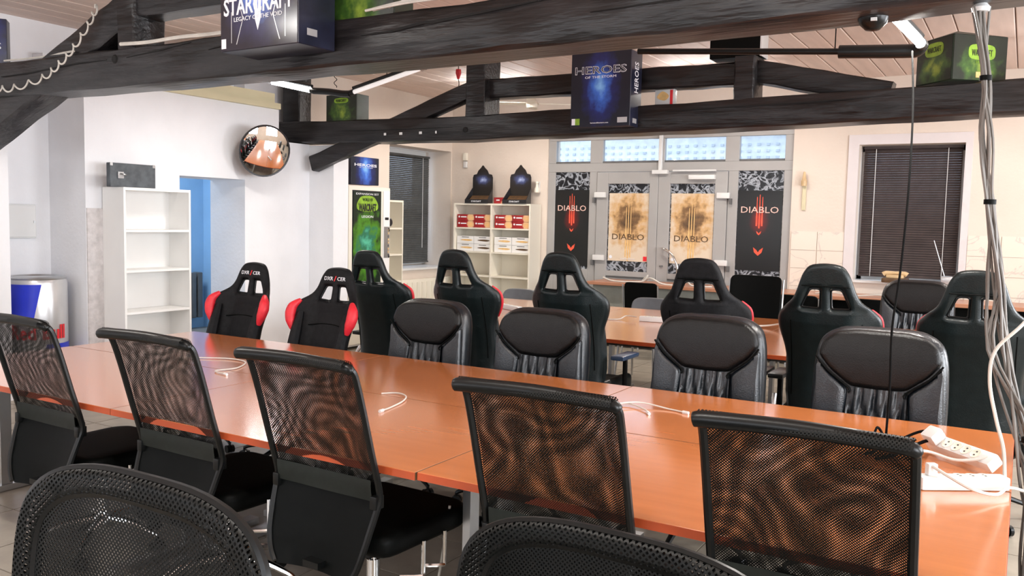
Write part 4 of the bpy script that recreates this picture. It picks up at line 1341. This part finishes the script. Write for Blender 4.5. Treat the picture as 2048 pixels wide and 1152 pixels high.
# double bookcase on the entrance wall
BX0, BX1 = -6.94, -5.70
dbk = bookcase('double cream bookcase on the entrance wall beside the glazed doors', ((BX0 + BX1) / 2, YB - 0.012, 0), 0, BX1 - BX0, 0.3, 1.75, (0.10, 0.42, 0.755, 1.085, 1.415), 2, 'cream_board')
def snack(x0, x1, z0, z1, label, k):
    w_ = x1 - x0; h_ = z1 - z0
    t = thing('biscuit_box', label, 'box', ((x0 + x1) / 2, 10.13, z0), 0, 'red biscuit boxes on the upper shelf')
    c = box('carton', 'snack_art', t, -w_ / 2 + 0.002, w_ / 2 - 0.002, 0, 0.2, -h_ / 2 + 0.001, h_ / 2 - 0.001)
    c.location = (0, 0, h_ / 2)
    box('brand_band', 'white_ink', t, -w_ * 0.28, w_ * 0.05, -0.002, 0, h_ * 0.5, h_ * 0.68)
    lathe('emblem', 'white_ink', t, [(0, 0), (0.014, 0), (0.014, 0.002), (0, 0.002)], (0, 0, 0), 10).matrix_local = Matrix.Translation((-w_ * 0.38, 0, h_ * 0.62)) @ Matrix.Rotation(PI / 2, 4, 'X')
    return t
def wafer(x0, x1, z0, z1, label, dark):
    w_ = x1 - x0; h_ = z1 - z0
    t = thing('wafer_box', label, 'box', ((x0 + x1) / 2, 10.13, z0), 0, 'white wafer boxes on the middle shelf')
    box('carton', 'white_board', t, -w_ / 2 + 0.002, w_ / 2 - 0.002, 0, 0.2, 0.001, h_ - 0.001)
    box('caption', 'ink', t, -w_ * 0.2, w_ * 0.22, -0.002, 0, h_ * 0.80, h_ * 0.87)
    shape('picture', 'brown_ink' if dark else 'gold_ink', t, closedsmooth([(-0.36 * w_, 0), (-0.2 * w_, 0.1 * h_), (0.1 * w_, 0.13 * h_), (0.36 * w_, 0.02 * h_), (0.2 * w_, -0.12 * h_), (-0.1 * w_, -0.1 * h_)])[::-1], (0.02, 0, h_ * 0.45), **XZ)
    return t
mid = (BX0 + BX1) / 2
bays = (('left bay', BX0 + 0.035, mid - 0.015), ('right bay', mid + 0.035, BX1 - 0.022))
for bn, a, b in bays:
    near = 'left wall' if bn == 'left bay' else 'middle divider'
    for k in range(2):
        x0 = a + k * (b - a) / 2; x1 = a + (k + 1) * (b - a) / 2
        for r_ in range(2):
            row = ('lower', 'upper')[r_]; cl = ('first', 'second')[k]
            snack(x0, x1 - 0.003, 1.416 + r_ * 0.091, 1.416 + r_ * 0.091 + 0.09, '%s red biscuit box, %s stack from the %s in its bookcase bay' % (row, cl, near), k)
            wafer(x0, x1 - 0.003, 1.086 + r_ * 0.105, 1.086 + r_ * 0.105 + 0.104, '%s white wafer box, %s stack from the %s in its bookcase bay' % (row, cl, near), (k == 1 and bn == 'left bay') or (k == 1 and r_ == 0))
def display(label, x):
    t = thing('display_stand', label, 'display', (x, 10.24, 1.75), 0, 'dark cardboard display stands on the bookcase')
    back = [(-0.165, 0.0), (0.165, 0.0), (0.165, 0.36), (0.15, 0.40), (0.10, 0.41), (0.075, 0.46), (0.03, 0.50), (0.012, 0.525), (0, 0.53), (-0.012, 0.525), (-0.03, 0.50), (-0.075, 0.46), (-0.10, 0.41), (-0.15, 0.40), (-0.165, 0.36)]
    plate('backboard', 'display_art', t, back, (), 0.008, 0.001, 0, None, False, 0)
    for s in (-1, 1):
        bm = bmesh.new()
        xs_ = s * 0.168
        v = [bm.verts.new(p) for p in ((xs_, -0.002, 0.0), (xs_ * 1.12, -0.16, 0.0), (xs_ * 1.12, -0.16, 0.05), (xs_, -0.002, 0.22))]
        u = [bm.verts.new((p.co.x - s * 0.006, p.co.y, p.co.z)) for p in v]
        bm.faces.new(v); bm.faces.new(u[::-1])
        for k in range(4):
            bm.faces.new((v[k], u[k], u[(k + 1) % 4], v[(k + 1) % 4]))
        obj('side_wing', bm, 'ink', t)
    fr = box('front_lip', 'ink', t, -0.188, 0.188, -0.165, -0.158, 0.0, 0.055)
    text('caption', 'STARCRAFT', 'white_ink', t, (0, -0.166, 0.028), **XZ, width=0.16, height=0.022)
    box('tray', 'ink', t, -0.16, 0.16, -0.158, -0.006, 0.0, 0.012)
    shape('product_slope', 'brown_ink', t, [(-0.15, 0), (0.15, 0), (0.15, 0.15), (-0.15, 0.15)], (0, -0.15, 0.02), right=(1, 0, 0), up=(0, 0.8, 0.6))
    return t
display('dark cardboard display stand on the bookcase nearer the window recess', -6.56)
display('dark cardboard display stand on the bookcase nearer the glazed doors', -5.95)
sb = thing('biscuit_box', 'single red biscuit box lying on top of the bookcase between the displays', 'box', (-6.22, 10.14, 1.75))
box('carton', 'snack_art', sb, -0.09, 0.09, 0, 0.14, 0, 0.085)
box('brand_band', 'white_ink', sb, -0.05, 0.0, -0.002, 0, 0.04, 0.055)

# vending machine, front toward +X
vm = thing('vending_machine', 'grey vending machine with green poster and key panel', 'vending machine', (-6.6, 7.85, 0), PI / 2)
# local: front looks along -Y -> world +X ; local x -> world +Y
box('cabinet', 'white_board', vm, -0.37, 0.37, 0.02, 0.58, 0.03, 1.885, 0.012)
box('front_door', 'cream_board', vm, -0.368, 0.37, -0.02, 0.02, 0.06, 1.88, 0.008)
fp = box('poster_panel', 'fel_art', vm, -0.24, 0.24, -0.004, 0.004, -0.6, 0.6)
fp.location = (-0.055, -0.024, 1.22)
box('poster_border', 'ink', vm, -0.31, 0.20, -0.0225, -0.018, 0.60, 1.835)
text('poster_heading', 'EXPANSION SET', 'white_ink', vm, (-0.055, -0.030, 1.795), **XZ, width=0.40, height=0.022)
shape('title_plate', 'lime', vm, closedsmooth([(-0.19, 0), (-0.16, 0.06), (-0.09, 0.11), (0.09, 0.11), (0.16, 0.06), (0.19, 0), (0.16, -0.05), (0, -0.07), (-0.16, -0.05)])[::-1], (-0.055, -0.029, 1.66), **XZ)
text('title', 'WARCRAFT', 'ink', vm, (-0.055, -0.032, 1.64), **XZ, width=0.31, height=0.09, bold=0.03)
text('title_over', 'WORLD OF', 'dark_green', vm, (-0.055, -0.032, 1.73), **XZ, width=0.18, height=0.035)
text('subtitle', 'LEGION', 'white_ink', vm, (-0.055, -0.030, 1.535), **XZ, width=0.2, height=0.028)
kp = box('key_panel', 'white_board', vm, 0.235, 0.355, -0.03, -0.018, 0.62, 1.84, 0.004, 1)
box('display', 'ink', vm, 0.265, 0.33, -0.033, -0.029, 1.50, 1.53)
box('coin_plate', 'steel', vm, 0.245, 0.345, -0.034, -0.029, 1.05, 1.42)
for k in range(9):
    box('button', 'alu_dark' if k % 3 == 0 else 'tan', vm, 0.315, 0.335, -0.038, -0.033, 1.07 + k * 0.037, 1.095 + k * 0.037)
for z in (1.385, 1.07):
    box('coin_slot', 'ink', vm, 0.325, 0.343, -0.039, -0.033, z - 0.02, z + 0.02)
box('tray_flap', 'steel', vm, -0.2, 0.15, -0.028, -0.018, 0.3, 0.5)
# slim shelf beside it
sl = bookcase('slim white shelf between the vending machine and the window recess', (-7.196, 8.70, 0), PI / 2, 0.40, 0.29, 1.75, (0.10, 0.36, 0.72, 1.065, 1.40), 1, 'cream_board')
cl = thing('alarm_clock', 'small round grey clock on the slim white shelf', 'clock', (-6.98, 8.66, 1.40))
lathe('clock_body', 'steel', cl, [(0, 0), (0.06, 0), (0.065, 0.01), (0.065, 0.04), (0.05, 0.05), (0, 0.05)], (0, 0, 0), 20).matrix_local = Matrix.Translation((0, 0, 0.066)) @ Matrix.Rotation(PI / 2, 4, 'Y')
lathe('clock_face', 'ink', cl, [(0, 0.051), (0.045, 0.051), (0.045, 0.053), (0, 0.053)], (0, 0, 0), 20).matrix_local = Matrix.Translation((0, 0, 0.066)) @ Matrix.Rotation(PI / 2, 4, 'Y')
hr = thing('radiator', 'pale panel radiator under the window recess sill', 'radiator', (-7.12, 9.68, 0.15))
box('panel', 'cream_board', hr, -0.03, 0.03, -0.6, 0.6, 0.0, 0.55, 0.01)
for k in range(11):
    box('rib', 'cream_board', hr, 0.03, 0.04, -0.56 + k * 0.11, -0.52 + k * 0.11, 0.04, 0.51)

# convex mirror on a bracket, tilted down
mr = thing('convex_mirror', 'round convex mirror with black rim above the doorway', 'mirror', (-6.62, 6.27, 2.17), 0)
Rm = Matrix.Rotation(math.radians(-22), 4, 'Z') @ Matrix.Rotation(math.radians(90 + 14), 4, 'Y')
Rr = 0.252
md = lathe('mirror_dome', 'mirror', mr, [(Rr * math.sin(a * 0.55 / 12) / math.sin(0.55), (Rr / math.sin(0.55)) * (math.cos(a * 0.55 / 12) - math.cos(0.55)) * 0.34) for a in range(13)], (0, 0, 0), 40)
md.matrix_local = Rm
rg = lathe('rim', 'ink', mr, [(Rr - 0.004, 0.004), (Rr + 0.010, 0.008), (Rr + 0.012, -0.012), (Rr - 0.004, -0.02), (0.0, -0.03)], (0, 0, 0), 40)
rg.matrix_local = Rm
tube('bracket', 'alu_dark', mr, [(-0.06, 0, 0.0), (-0.2, 0.02, 0.0), (-0.31, 0.02, 0.0)], 0.015, 8)

# drink can shaped cooler in the alcove
ck = thing('drinks_cooler', 'blue and silver can shaped drinks cooler in the wall alcove', 'cooler', (-7.16, 4.235, 0))
CR = 0.225
lathe('can_body', 'silver_ink', ck, [(0, 0.02), (CR - 0.03, 0.02), (CR, 0.06), (CR, 0.93), (CR - 0.01, 0.955)], (0, 0, 0), 96)
lathe('lid', 'steel', ck, [(CR - 0.008, 0.955), (CR - 0.004, 0.968), (CR - 0.02, 0.980), (CR - 0.03, 0.968), (0, 0.972)], (0, 0, 0), 40)
def patch(name, m, a0b, a1b, a0t, a1t, z0, z1):
    bm = bmesh.new()
    n = 30
    g = []
    for j in range(2):
        A, B, z = ((a0b, a1b, z0), (a0t, a1t, z1))[j]
        g.append([bm.verts.new(((CR + 0.004) * math.cos(math.radians(A + (B - A) * i / n)), (CR + 0.004) * math.sin(math.radians(A + (B - A) * i / n)), z)) for i in range(n + 1)])
    for i in range(n):
        bm.faces.new((g[0][i], g[0][i + 1], g[1][i + 1], g[1][i]))
    obj(name, bm, m, ck, True)
patch('blue_field', 'blue_ink', -140, -40, -152, -24, 0.62, 0.92)
patch('blue_field', 'blue_ink', -28, 80, -16, 68, 0.14, 0.42)
patch('blue_field', 'blue_ink', 110, 190, 100, 205, 0.62, 0.92)
def canbend(a, b, c):
    th = math.radians(-31) + a / CR
    return Vector(((CR + 0.007 + c) * math.cos(th), (CR + 0.007 + c) * math.sin(th), 0.52 + b))
text('lettering', 'Red Bull', 'red_ink', ck, (0, 0, 0), **XZ, width=0.44, height=0.12, bend=canbend, bold=0.03)
eb = thing('fuse_box', 'white fuse box on the alcove wall above the drinks cooler', 'fuse box', (-7.448, 4.21, 1.29), 0)
box('box_body', 'white', eb, 0, 0.06, -0.16, 0.16, 0, 0.29, 0.004, 1)
box('door_panel', 'white', eb, 0.06, 0.068, -0.15, 0.15, 0.01, 0.28, 0.003, 1)
box('lock', 'steel', eb, 0.068, 0.075, 0.13, 0.145, 0.13, 0.15)

# ------------------------------------------------------------------ small wall things on the entrance wall
ms = thing('motion_sensor', 'white motion sensor high above the double bookcase', 'sensor', (-6.95, YB - 0.001, 2.26))
box('sensor_body', 'cream_board', ms, -0.035, 0.035, -0.05, 0, 0.1, 0.21, 0.012)
box('lens', 'white', ms, -0.028, 0.028, -0.04, 0, 0.0, 0.09, 0.01)
wb_ = thing('wall_hook', 'small white wall fitting between bookcase and glazed sidelight', 'fitting', (-5.76, YB - 0.001, 1.91))
lathe('knob', 'cream_board', wb_, [(0, 0), (0.035, 0), (0.04, 0.03), (0.03, 0.06), (0.018, 0.075), (0.015, 0.12), (0.022, 0.125), (0.02, 0.15), (0, 0.155)], (0, -0.04, 0), 14)
box('back_plate', 'white', wb_, -0.03, 0.03, -0.012, 0, 0.0, 0.15)
wl_ = thing('wall_thermometer', 'slim beige wall holder between the sidelight and the window', 'holder', (-2.235, YB - 0.001, 1.72))
box('backboard', 'yellow_wood', wl_, -0.022, 0.022, -0.02, 0, 0, 0.3, 0.004, 1)
lathe('cup', 'tan', wl_, [(0, 0), (0.03, 0), (0.035, 0.06), (0.025, 0.07), (0.012, 0.16), (0, 0.165)], (0, -0.045, 0.28), 14)
ph = thing('telephone', 'tan desk telephone on the window sill', 'telephone', (-1.2, YB - 0.11, 0.945))
box('phone_base', 'brown_ink', ph, -0.13, 0.13, -0.1, 0.1, 0, 0.05, 0.012)
tube('handset', 'tan', ph, [(-0.12, -0.02, 0.085), (-0.09, -0.02, 0.10), (0, -0.02, 0.105), (0.09, -0.02, 0.10), (0.12, -0.02, 0.085)], [0.03, 0.026, 0.018, 0.026, 0.03], 10, 4)
box('cradle', 'tan', ph, -0.09, 0.09, -0.06, 0.07, 0.05, 0.085, 0.012)
ph.location = (-1.2, YB - 0.12, 0.945)
jar = thing('router', 'grey wireless router with one antenna on the window sill', 'router', (-0.70, YB - 0.0, 0.945))
box('router_body', 'silver_ink', jar, -0.06, 0.06, -0.05, 0.05, 0, 0.09, 0.02)
tube('antenna', 'steel', jar, [(-0.03, 0, 0.09), (-0.15, 0.0, 0.47)], 0.005, 6)

# ------------------------------------------------------------------ tube lamps and ceiling things
def tubelamp(label, p0, p1, on, hold=None, chain=None):
    t = thing('tube_lamp', label, 'lamp', p0)
    a = Vector(p0); b = Vector(p1)
    d = b - a
    tube('fluorescent_tube', 'tube_on' if on else 'tube_off', t, [(0, 0, 0), tuple(d)], 0.022 if on else 0.018, 12, smooth=False)
    e = d.normalized()
    for q, s in ((Vector((0, 0, 0)), 1), (d, -1)):
        tube('end_cap', 'black_plastic' if s < 0 else 'steel', t, [tuple(q - e * 0.03 * s), tuple(q + e * 0.012 * s)], 0.026, 12, smooth=False)
    box('ballast', 'black_plastic', t, -0.02, 0.02, -0.02, 0.02, 0.03, 0.06)
    bb_ = t.children[-1]
    tube('spine', 'black_plastic', t, [(0, 0, 0.035), tuple(d + Vector((0, 0, 0.035)))], 0.014, 8, smooth=False)
    mid_ = d * 0.5
    tube('hanger_wire', 'cord_black', t, [(mid_.x, mid_.y, mid_.z + 0.04), (mid_.x, mid_.y, CEIL - a.z - 0.002)], 0.003, 5, smooth=False)
    if on:
        ld = bpy.data.lights.new('tube_light', 'AREA')
        ld.shape = 'RECTANGLE'
        ld.size = d.length
        ld.size_y = 0.06
        ld.energy = 26
        ld.color = (1.0, 0.95, 0.88)
        lo = bpy.data.objects.new('tube_light', ld)
        COL.objects.link(lo)
        lo.parent = t
        lo.location = mid_ + Vector((0, 0, -0.03))
        lo.rotation_euler = (0, 0, math.atan2(d.y, d.x))
    return t
tubelamp('lit fluorescent tube hanging in front of the green box on the pier truss', (-5.72, 5.5, 2.69), (-5.25, 5.5, 2.59), True)
jb = thing('lamp_socket', 'black lamp socket bar joining the lit and the dim tube', 'socket', (-4.97, 5.5, 2.55))
tube('socket_bar', 'black_plastic', jb, [(-0.26, 0, 0.035), (-0.1, 0, 0.02), (0.06, 0, -0.005), (0.14, 0, -0.01)], 0.028, 10, 4)
tube('spiral_cord', 'cord_black', jb, [(-0.02 + 0.012 * math.cos(k * 1.3), 0.012 * math.sin(k * 1.3), 0.05 + k * 0.012) for k in range(50)], 0.003, 5, 2)
tubelamp('dim fluorescent tube on the black socket bar near the far truss', (-4.10, 5.5, 2.70), (-4.80, 5.5, 2.55), False)
tubelamp('lit fluorescent tube under the near truss above the thin black cable', (-0.535, 4.0, 2.44), (-0.475, 4.52, 2.41), True)
pp = thing('lamp_pole', 'long black pole with a thick sleeve under the board ceiling', 'pole', (-0.48, 4.6, 2.40))
tube('sleeve', 'black_plastic', pp, [(0, 0, 0.02), (-0.02, 0.02, 0.0), (-0.08, 0.03, 0.0), (-0.38, 0.03, 0.02)], 0.033, 12, 4)
tube('thin_pole', 'black_plastic', pp, [(-0.36, 0.03, 0.02), (-1.45, 0.0, 0.10)], 0.016, 10, smooth=False)
tube('hanger_wire', 'cord_black', pp, [(-0.4, 0.03, 0.04), (-0.4, 0.03, 0.798)], 0.003, 5, smooth=False)
# unseen tube lamps of the same kind, added to light the hall
k = 0
for (x, y, wh) in ((-4.6, 1.6, 'before the near truss by the left wall'), (-1.4, 1.0, 'above the round back chairs'), (-2.9, 8.9, 'above the brown counter'), (-5.6, 8.9, 'above the double bookcase'), (0.6, 8.6, 'beyond the green box on the far truss'), (1.0, 5.6, 'between the trusses near the right wall')):
    z_ = 3.02
    o = tubelamp('added lit fluorescent tube under the ceiling ' + wh, (x - 0.55, y, z_), (x + 0.55, y, z_), True)
    for c_ in o.children:
        if c_.type == 'LIGHT':
            c_.data.energy = 30
            if y > 8:
                c_.data.color = (1.0, 0.9, 0.80)
dm = thing('dome_speaker', 'black dome speaker under the near truss beside the lit tube', 'speaker', (-0.56, 3.66, 2.37))
lathe('dome', 'black_plastic', dm, [(0.058, 0.0), (0.058, -0.01), (0.05, -0.035), (0.027, -0.058), (0, -0.064)], (0, 0, 0), 24)
box('sticker', 'white', dm, 0.0, 0.022, -0.056, -0.046, -0.034, -0.022)
fn_ = thing('ceiling_fan', 'cream ceiling fan near the entrance wall', 'fan', (-5.38, 9.5, 2.93))
lathe('hub', 'cream_board', fn_, [(0, 0), (0.07, 0.0), (0.08, 0.05), (0.05, 0.09), (0.02, 0.10), (0.02, 0.27), (0, 0.27)], (0, 0, 0), 16)
for k in range(4):
    a = k * PI / 2 + 0.5
    b_ = box('blade', 'cream_board', fn_, 0.08, 0.55, -0.055, 0.055, 0.045, 0.055)
    b_.rotation_euler = (0.15, 0, a)
rt = thing('pull_switch', 'small dark red pull switch hanging from the ceiling boards', 'switch', (-5.3, 7.75, 3.02))
lathe('switch_body', 'red_ink', rt, [(0, 0), (0.012, 0.0), (0.03, 0.06), (0.028, 0.10), (0, 0.105)], (0, 0, 0), 12)
tube('pull_cord', 'cord_black', rt, [(0, 0, 0.0), (0.01, 0, -0.06), (-0.012, 0, -0.12), (0.0, 0, -0.18)], 0.004, 6)
tube('ceiling_cord', 'cord_black', rt, [(0, 0, 0.1), (0, 0, 0.178)], 0.004, 6)

# ------------------------------------------------------------------ cables
def cable(label, pts, r, m, n=6, cat='cable', name='cable', group=None):
    base = Vector(pts[0])
    o = tube(name, m, None, [tuple(Vector(p) - base) for p in pts], r, 6, n)
    o.location = base
    return tag(o, label, cat, group)
# coiled white cord on the front of the near truss
pts = []
path = smoothpath([(-6.35, 3.47, 2.385), (-6.1, 3.47, 2.375), (-5.75, 3.47, 2.42), (-5.55, 3.47, 2.50), (-5.38, 3.47, 2.60), (-5.25, 3.49, 2.74), (-5.18, 3.50, 2.84)], 24)
for i, p in enumerate(path):
    pts.append((p.x, p.y - 0.012 + 0.012 * math.cos(i * 0.55), p.z + 0.022 * math.sin(i * 0.55)))
cable('coiled white cord slung across the front of the near truss', pts, 0.006, 'cord_white', 2)
cable('white cable lying along the near truss beside the post', [(-4.95, 3.49, 2.585), (-4.7, 3.50, 2.578), (-4.4, 3.50, 2.583), (-4.1, 3.50, 2.577), (-3.85, 3.50, 2.585)], 0.012, 'cord_white')
cable('pale cable lying on the near truss above the coiled cord', [(-6.3, 3.52, 2.585), (-5.9, 3.53, 2.580), (-5.6, 3.52, 2.586), (-5.45, 3.50, 2.583)], 0.007, 'cord_white')
for k in range(4):
    cable(('white cable', 'thick white cable', 'pale looping cable', 'thin white cable')[k] + ' running along the near truss past the dark green box', [(-2.95 + 0.04 * k, 3.47 + 0.012 * k, 2.585 + 0.004 * k), (-2.7, 3.48 + 0.012 * k, 2.60 + 0.010 * k), (-2.4, 3.49 + 0.012 * k, 2.605 + 0.014 * k), (-1.9, 3.5 + 0.012 * k, 2.63 + 0.012 * k), (-1.3, 3.52, 2.60 + 0.01 * k)], (0.007, 0.010, 0.006, 0.005)[k], 'cord_white')
cable('pale cable loop sagging over the front of the near truss', [(-1.72, 3.47, 2.60), (-1.70, 3.47, 2.535), (-1.62, 3.47, 2.515), (-1.5, 3.47, 2.525), (-1.4, 3.47, 2.56), (-1.35, 3.48, 2.60)], 0.007, 'cord_white')
# bundle of grey network cables falling from the near truss beside the desk end
random.seed(11)
cb = thing('cable_bundle', 'bundle of grey network cables hanging from the near truss beside the desk end', 'cables', (-0.19, 3.64, 2.36))
cpath = [(0.0, 0, 0.0), (0.03, 0, -0.26), (0.05, 0, -0.48), (0.07, 0.0, -0.71), (0.10, 0.0, -1.0), (0.14, -0.03, -1.25), (0.24, -0.12, -1.55), (0.285, -0.2, -1.75), (0.30, -0.25, -2.0), (0.31, -0.25, -2.34)]
spread = [0.03, 0.016, 0.03, 0.012, 0.03, 0.045, 0.05, 0.05, 0.06, 0.07]
for k in range(10):
    pts = []
    for (p, s) in zip(cpath, spread):
        pts.append((p[0] + random.uniform(-s, s), p[1] + random.uniform(-s, s) * 0.8, p[2]))
    tube('strand', 'cord_grey', cb, pts, 0.0055, 6, 5)
for i in (1, 3, 6):
    p = cpath[i]
    tube('cable_tie', 'black', cb, [(p[0], p[1], p[2] - 0.009), (p[0], p[1], p[2] + 0.009)], 0.021, 12, smooth=False)
lathe('ceiling_plug', 'white', cb, [(0, 0), (0.028, 0.0), (0.032, 0.015), (0.02, 0.03), (0, 0.03)], (0, 0, -0.02), 12)
cable('loose pale cable bowing out of the hanging bundle', [(0.08, 3.2, 1.36), (0.01, 3.1, 1.26), (-0.06, 3.1, 1.17), (-0.07, 3.1, 1.07), (-0.045, 3.1, 0.95), (-0.02, 3.1, 0.86), (-0.01, 3.09, 0.76)], 0.0055, 'cord_white')
cable('thin black cable hanging from the lit tube down to the desk', [(-0.50, 4.42, 2.36), (-0.47, 4.3, 2.1), (-0.44, 4.05, 1.75), (-0.43, 3.85, 1.4), (-0.435, 3.72, 1.15), (-0.42, 3.62, 0.95), (-0.415, 3.55, 0.748)], 0.0045, 'cord_black')
# power strips on the desk end
def strip(label, loc, rz, tilt, L_, n, m='white'):
    t = thing('power_strip', label, 'power strip', loc, 0)
    t.rotation_euler = (tilt, 0, rz)
    box('housing', m, t, -L_ / 2, L_ / 2, -0.027, 0.027, 0, 0.042, 0.008)
    for k in range(n):
        x = -L_ / 2 + 0.05 + k * (L_ - 0.08) / n
        s = lathe('socket', 'cream_board', t, [(0.021, 0.0425), (0.019, 0.0435), (0.017, 0.0428), (0, 0.0425)], (x, 0, 0), 14)
        box('contact_hole', 'ink', s, x - 0.003, x + 0.003, -0.010, -0.005, 0.0428, 0.0436)
        box('contact_hole', 'ink', s, x - 0.003, x + 0.003, 0.005, 0.010, 0.0428, 0.0436)
    return t
sA = strip('white power strip with a plug at the desk end, nearer the leather chair', (-0.135, 3.33, 0.765), math.radians(-46), math.radians(38), 0.30, 5)
box('plug', 'white', sA, -0.14, -0.08, -0.03, 0.025, 0.042, 0.085, 0.01)
sB = strip('white power strip lying flat at the desk end, nearer the mesh chair', (-0.125, 3.0, 0.7405), math.radians(33), 0, 0.28, 5)
box('plug', 'white', sB, -0.115, -0.085, -0.012, 0.012, 0.042, 0.08, 0.004)
cable('white cable curving in front of the flat power strip', [(-0.21, 2.94, 0.815), (-0.16, 2.90, 0.80), (-0.09, 2.88, 0.775), (-0.03, 2.93, 0.757), (0.0, 3.0, 0.765), (0.04, 3.05, 0.75)], 0.005, 'cord_white')
cable('white cable looping between the two power strips', [(-0.05, 3.23, 0.80), (-0.15, 3.2, 0.78), (-0.24, 3.18, 0.80), (-0.27, 3.08, 0.81), (-0.255, 2.96, 0.775), (-0.225, 2.93, 0.765)], 0.005, 'cord_white')
cable('black cable leading to the tilted power strip', [(-0.215, 3.40, 0.80), (-0.27, 3.36, 0.79), (-0.34, 3.25, 0.76), (-0.40, 3.18, 0.748)], 0.006, 'cord_black')
cable('second black cable arching to the tilted power strip', [(-0.21, 3.43, 0.815), (-0.28, 3.42, 0.815), (-0.36, 3.34, 0.78), (-0.44, 3.22, 0.748)], 0.005, 'cord_black')
cable('black cable curled on the desk behind the mesh chair', [(-0.42, 3.53, 0.75), (-0.44, 3.5, 0.79), (-0.46, 3.48, 0.76), (-0.55, 3.55, 0.748), (-0.65, 3.5, 0.748)], 0.005, 'cord_black')
# loose network leads on the near desks
def lead(label, pts, end=True):
    base = Vector(pts[0])
    t = thing('network_lead', label, 'cable', tuple(base), 0, 'loose white network leads on the near desks')
    tube('wire', 'cord_white', t, [tuple(Vector(p) - base) for p in pts], 0.0035, 6, 6)
    if end:
        e = Vector(pts[-1]) - base
        d = (Vector(pts[-1]) - Vector(pts[-2])).normalized()
        tube('connector', 'white', t, [tuple(e), tuple(e + d * 0.03)], 0.007, 6, smooth=False)
    return t
lead('white network lead curling from the desk seam between the second and third mesh chairs', [(-2.48, 3.05, 0.743), (-2.42, 3.09, 0.746), (-2.34, 3.05, 0.748), (-2.29, 2.96, 0.746), (-2.26, 2.84, 0.745), (-2.25, 2.78, 0.746)])
lead('white network lead with a loop behind the fourth mesh chair', [(-3.98, 3.14, 0.746), (-3.85, 3.22, 0.746), (-3.72, 3.28, 0.746), (-3.58, 3.25, 0.746), (-3.48, 3.1, 0.746), (-3.50, 2.98, 0.746), (-3.40, 2.95, 0.746)])
lead('white network leads lying tangled before the second leather chair', [(-1.62, 3.30, 0.745), (-1.55, 3.42, 0.748), (-1.46, 3.50, 0.75), (-1.36, 3.44, 0.748), (-1.33, 3.40, 0.747)])
lead('thin white network lead crossing the tangled lead before the second leather chair', [(-1.52, 3.28, 0.745), (-1.50, 3.40, 0.755), (-1.42, 3.52, 0.757), (-1.28, 3.52, 0.746), (-1.21, 3.50, 0.746)])
lead('short white network lead before the third leather chair', [(-2.0, 3.40, 0.745), (-1.92, 3.46, 0.746), (-1.84, 3.51, 0.746)])
cable('white cable trailing over the floor under the near desks', [(-1.75, 2.55, 0.5), (-1.78, 2.5, 0.15), (-1.80, 2.40, 0.02), (-1.72, 2.25, 0.006), (-1.62, 2.3, 0.006), (-1.68, 2.45, 0.006), (-1.95, 2.4, 0.006), (-2.15, 2.5, 0.006)], 0.005, 'cord_white')
# far desks
s1 = strip('white power strip on the far desks in front of the grey shell chair', (-3.95, 6.62, 0.7405), math.radians(-28), 0, 0.42, 5)
cable('white cable rising from the far desk power strip', [(-4.12, 6.72, 0.77), (-4.2, 6.74, 0.80), (-4.26, 6.70, 0.80), (-4.27, 6.62, 0.748)], 0.006, 'cord_white')
s2 = strip('white power strip on the far desks beside the cloth racing chair', (-2.52, 6.60, 0.7405), math.radians(10), 0, 0.3, 4)
cable('pale cable on the far desks beside the cloth racing chair', [(-2.7, 6.58, 0.77), (-2.8, 6.6, 0.77), (-2.84, 6.5, 0.747), (-3.1, 6.45, 0.747), (-3.4, 6.6, 0.747)], 0.005, 'cord_white')
cable('white cable loop on the far desks beside the second racing chair', [(-1.9, 6.7, 0.747), (-1.7, 6.8, 0.76), (-1.55, 6.75, 0.79), (-1.5, 6.6, 0.76), (-1.45, 6.45, 0.75)], 0.007, 'cord_white')
cable('white cable strewn along the brown counter below the doors', [(-4.5, 9.85, 0.845), (-4.35, 9.8, 0.813), (-4.1, 9.8, 0.813), (-3.95, 9.8, 0.83), (-3.9, 9.82, 0.90), (-3.97, 9.84, 0.83), (-3.85, 9.8, 0.87), (-3.7, 9.8, 0.81), (-3.5, 9.8, 0.81), (-3.4, 9.8, 0.86), (-3.33, 9.8, 0.81), (-3.1, 9.82, 0.808)], 0.011, 'cord_white')
cable('pale cable strewn along the brown counter below the window', [(-1.95, 9.85, 0.808), (-1.75, 9.8, 0.83), (-1.55, 9.8, 0.808), (-1.3, 9.82, 0.83), (-1.1, 9.8, 0.808)], 0.008, 'cord_white')
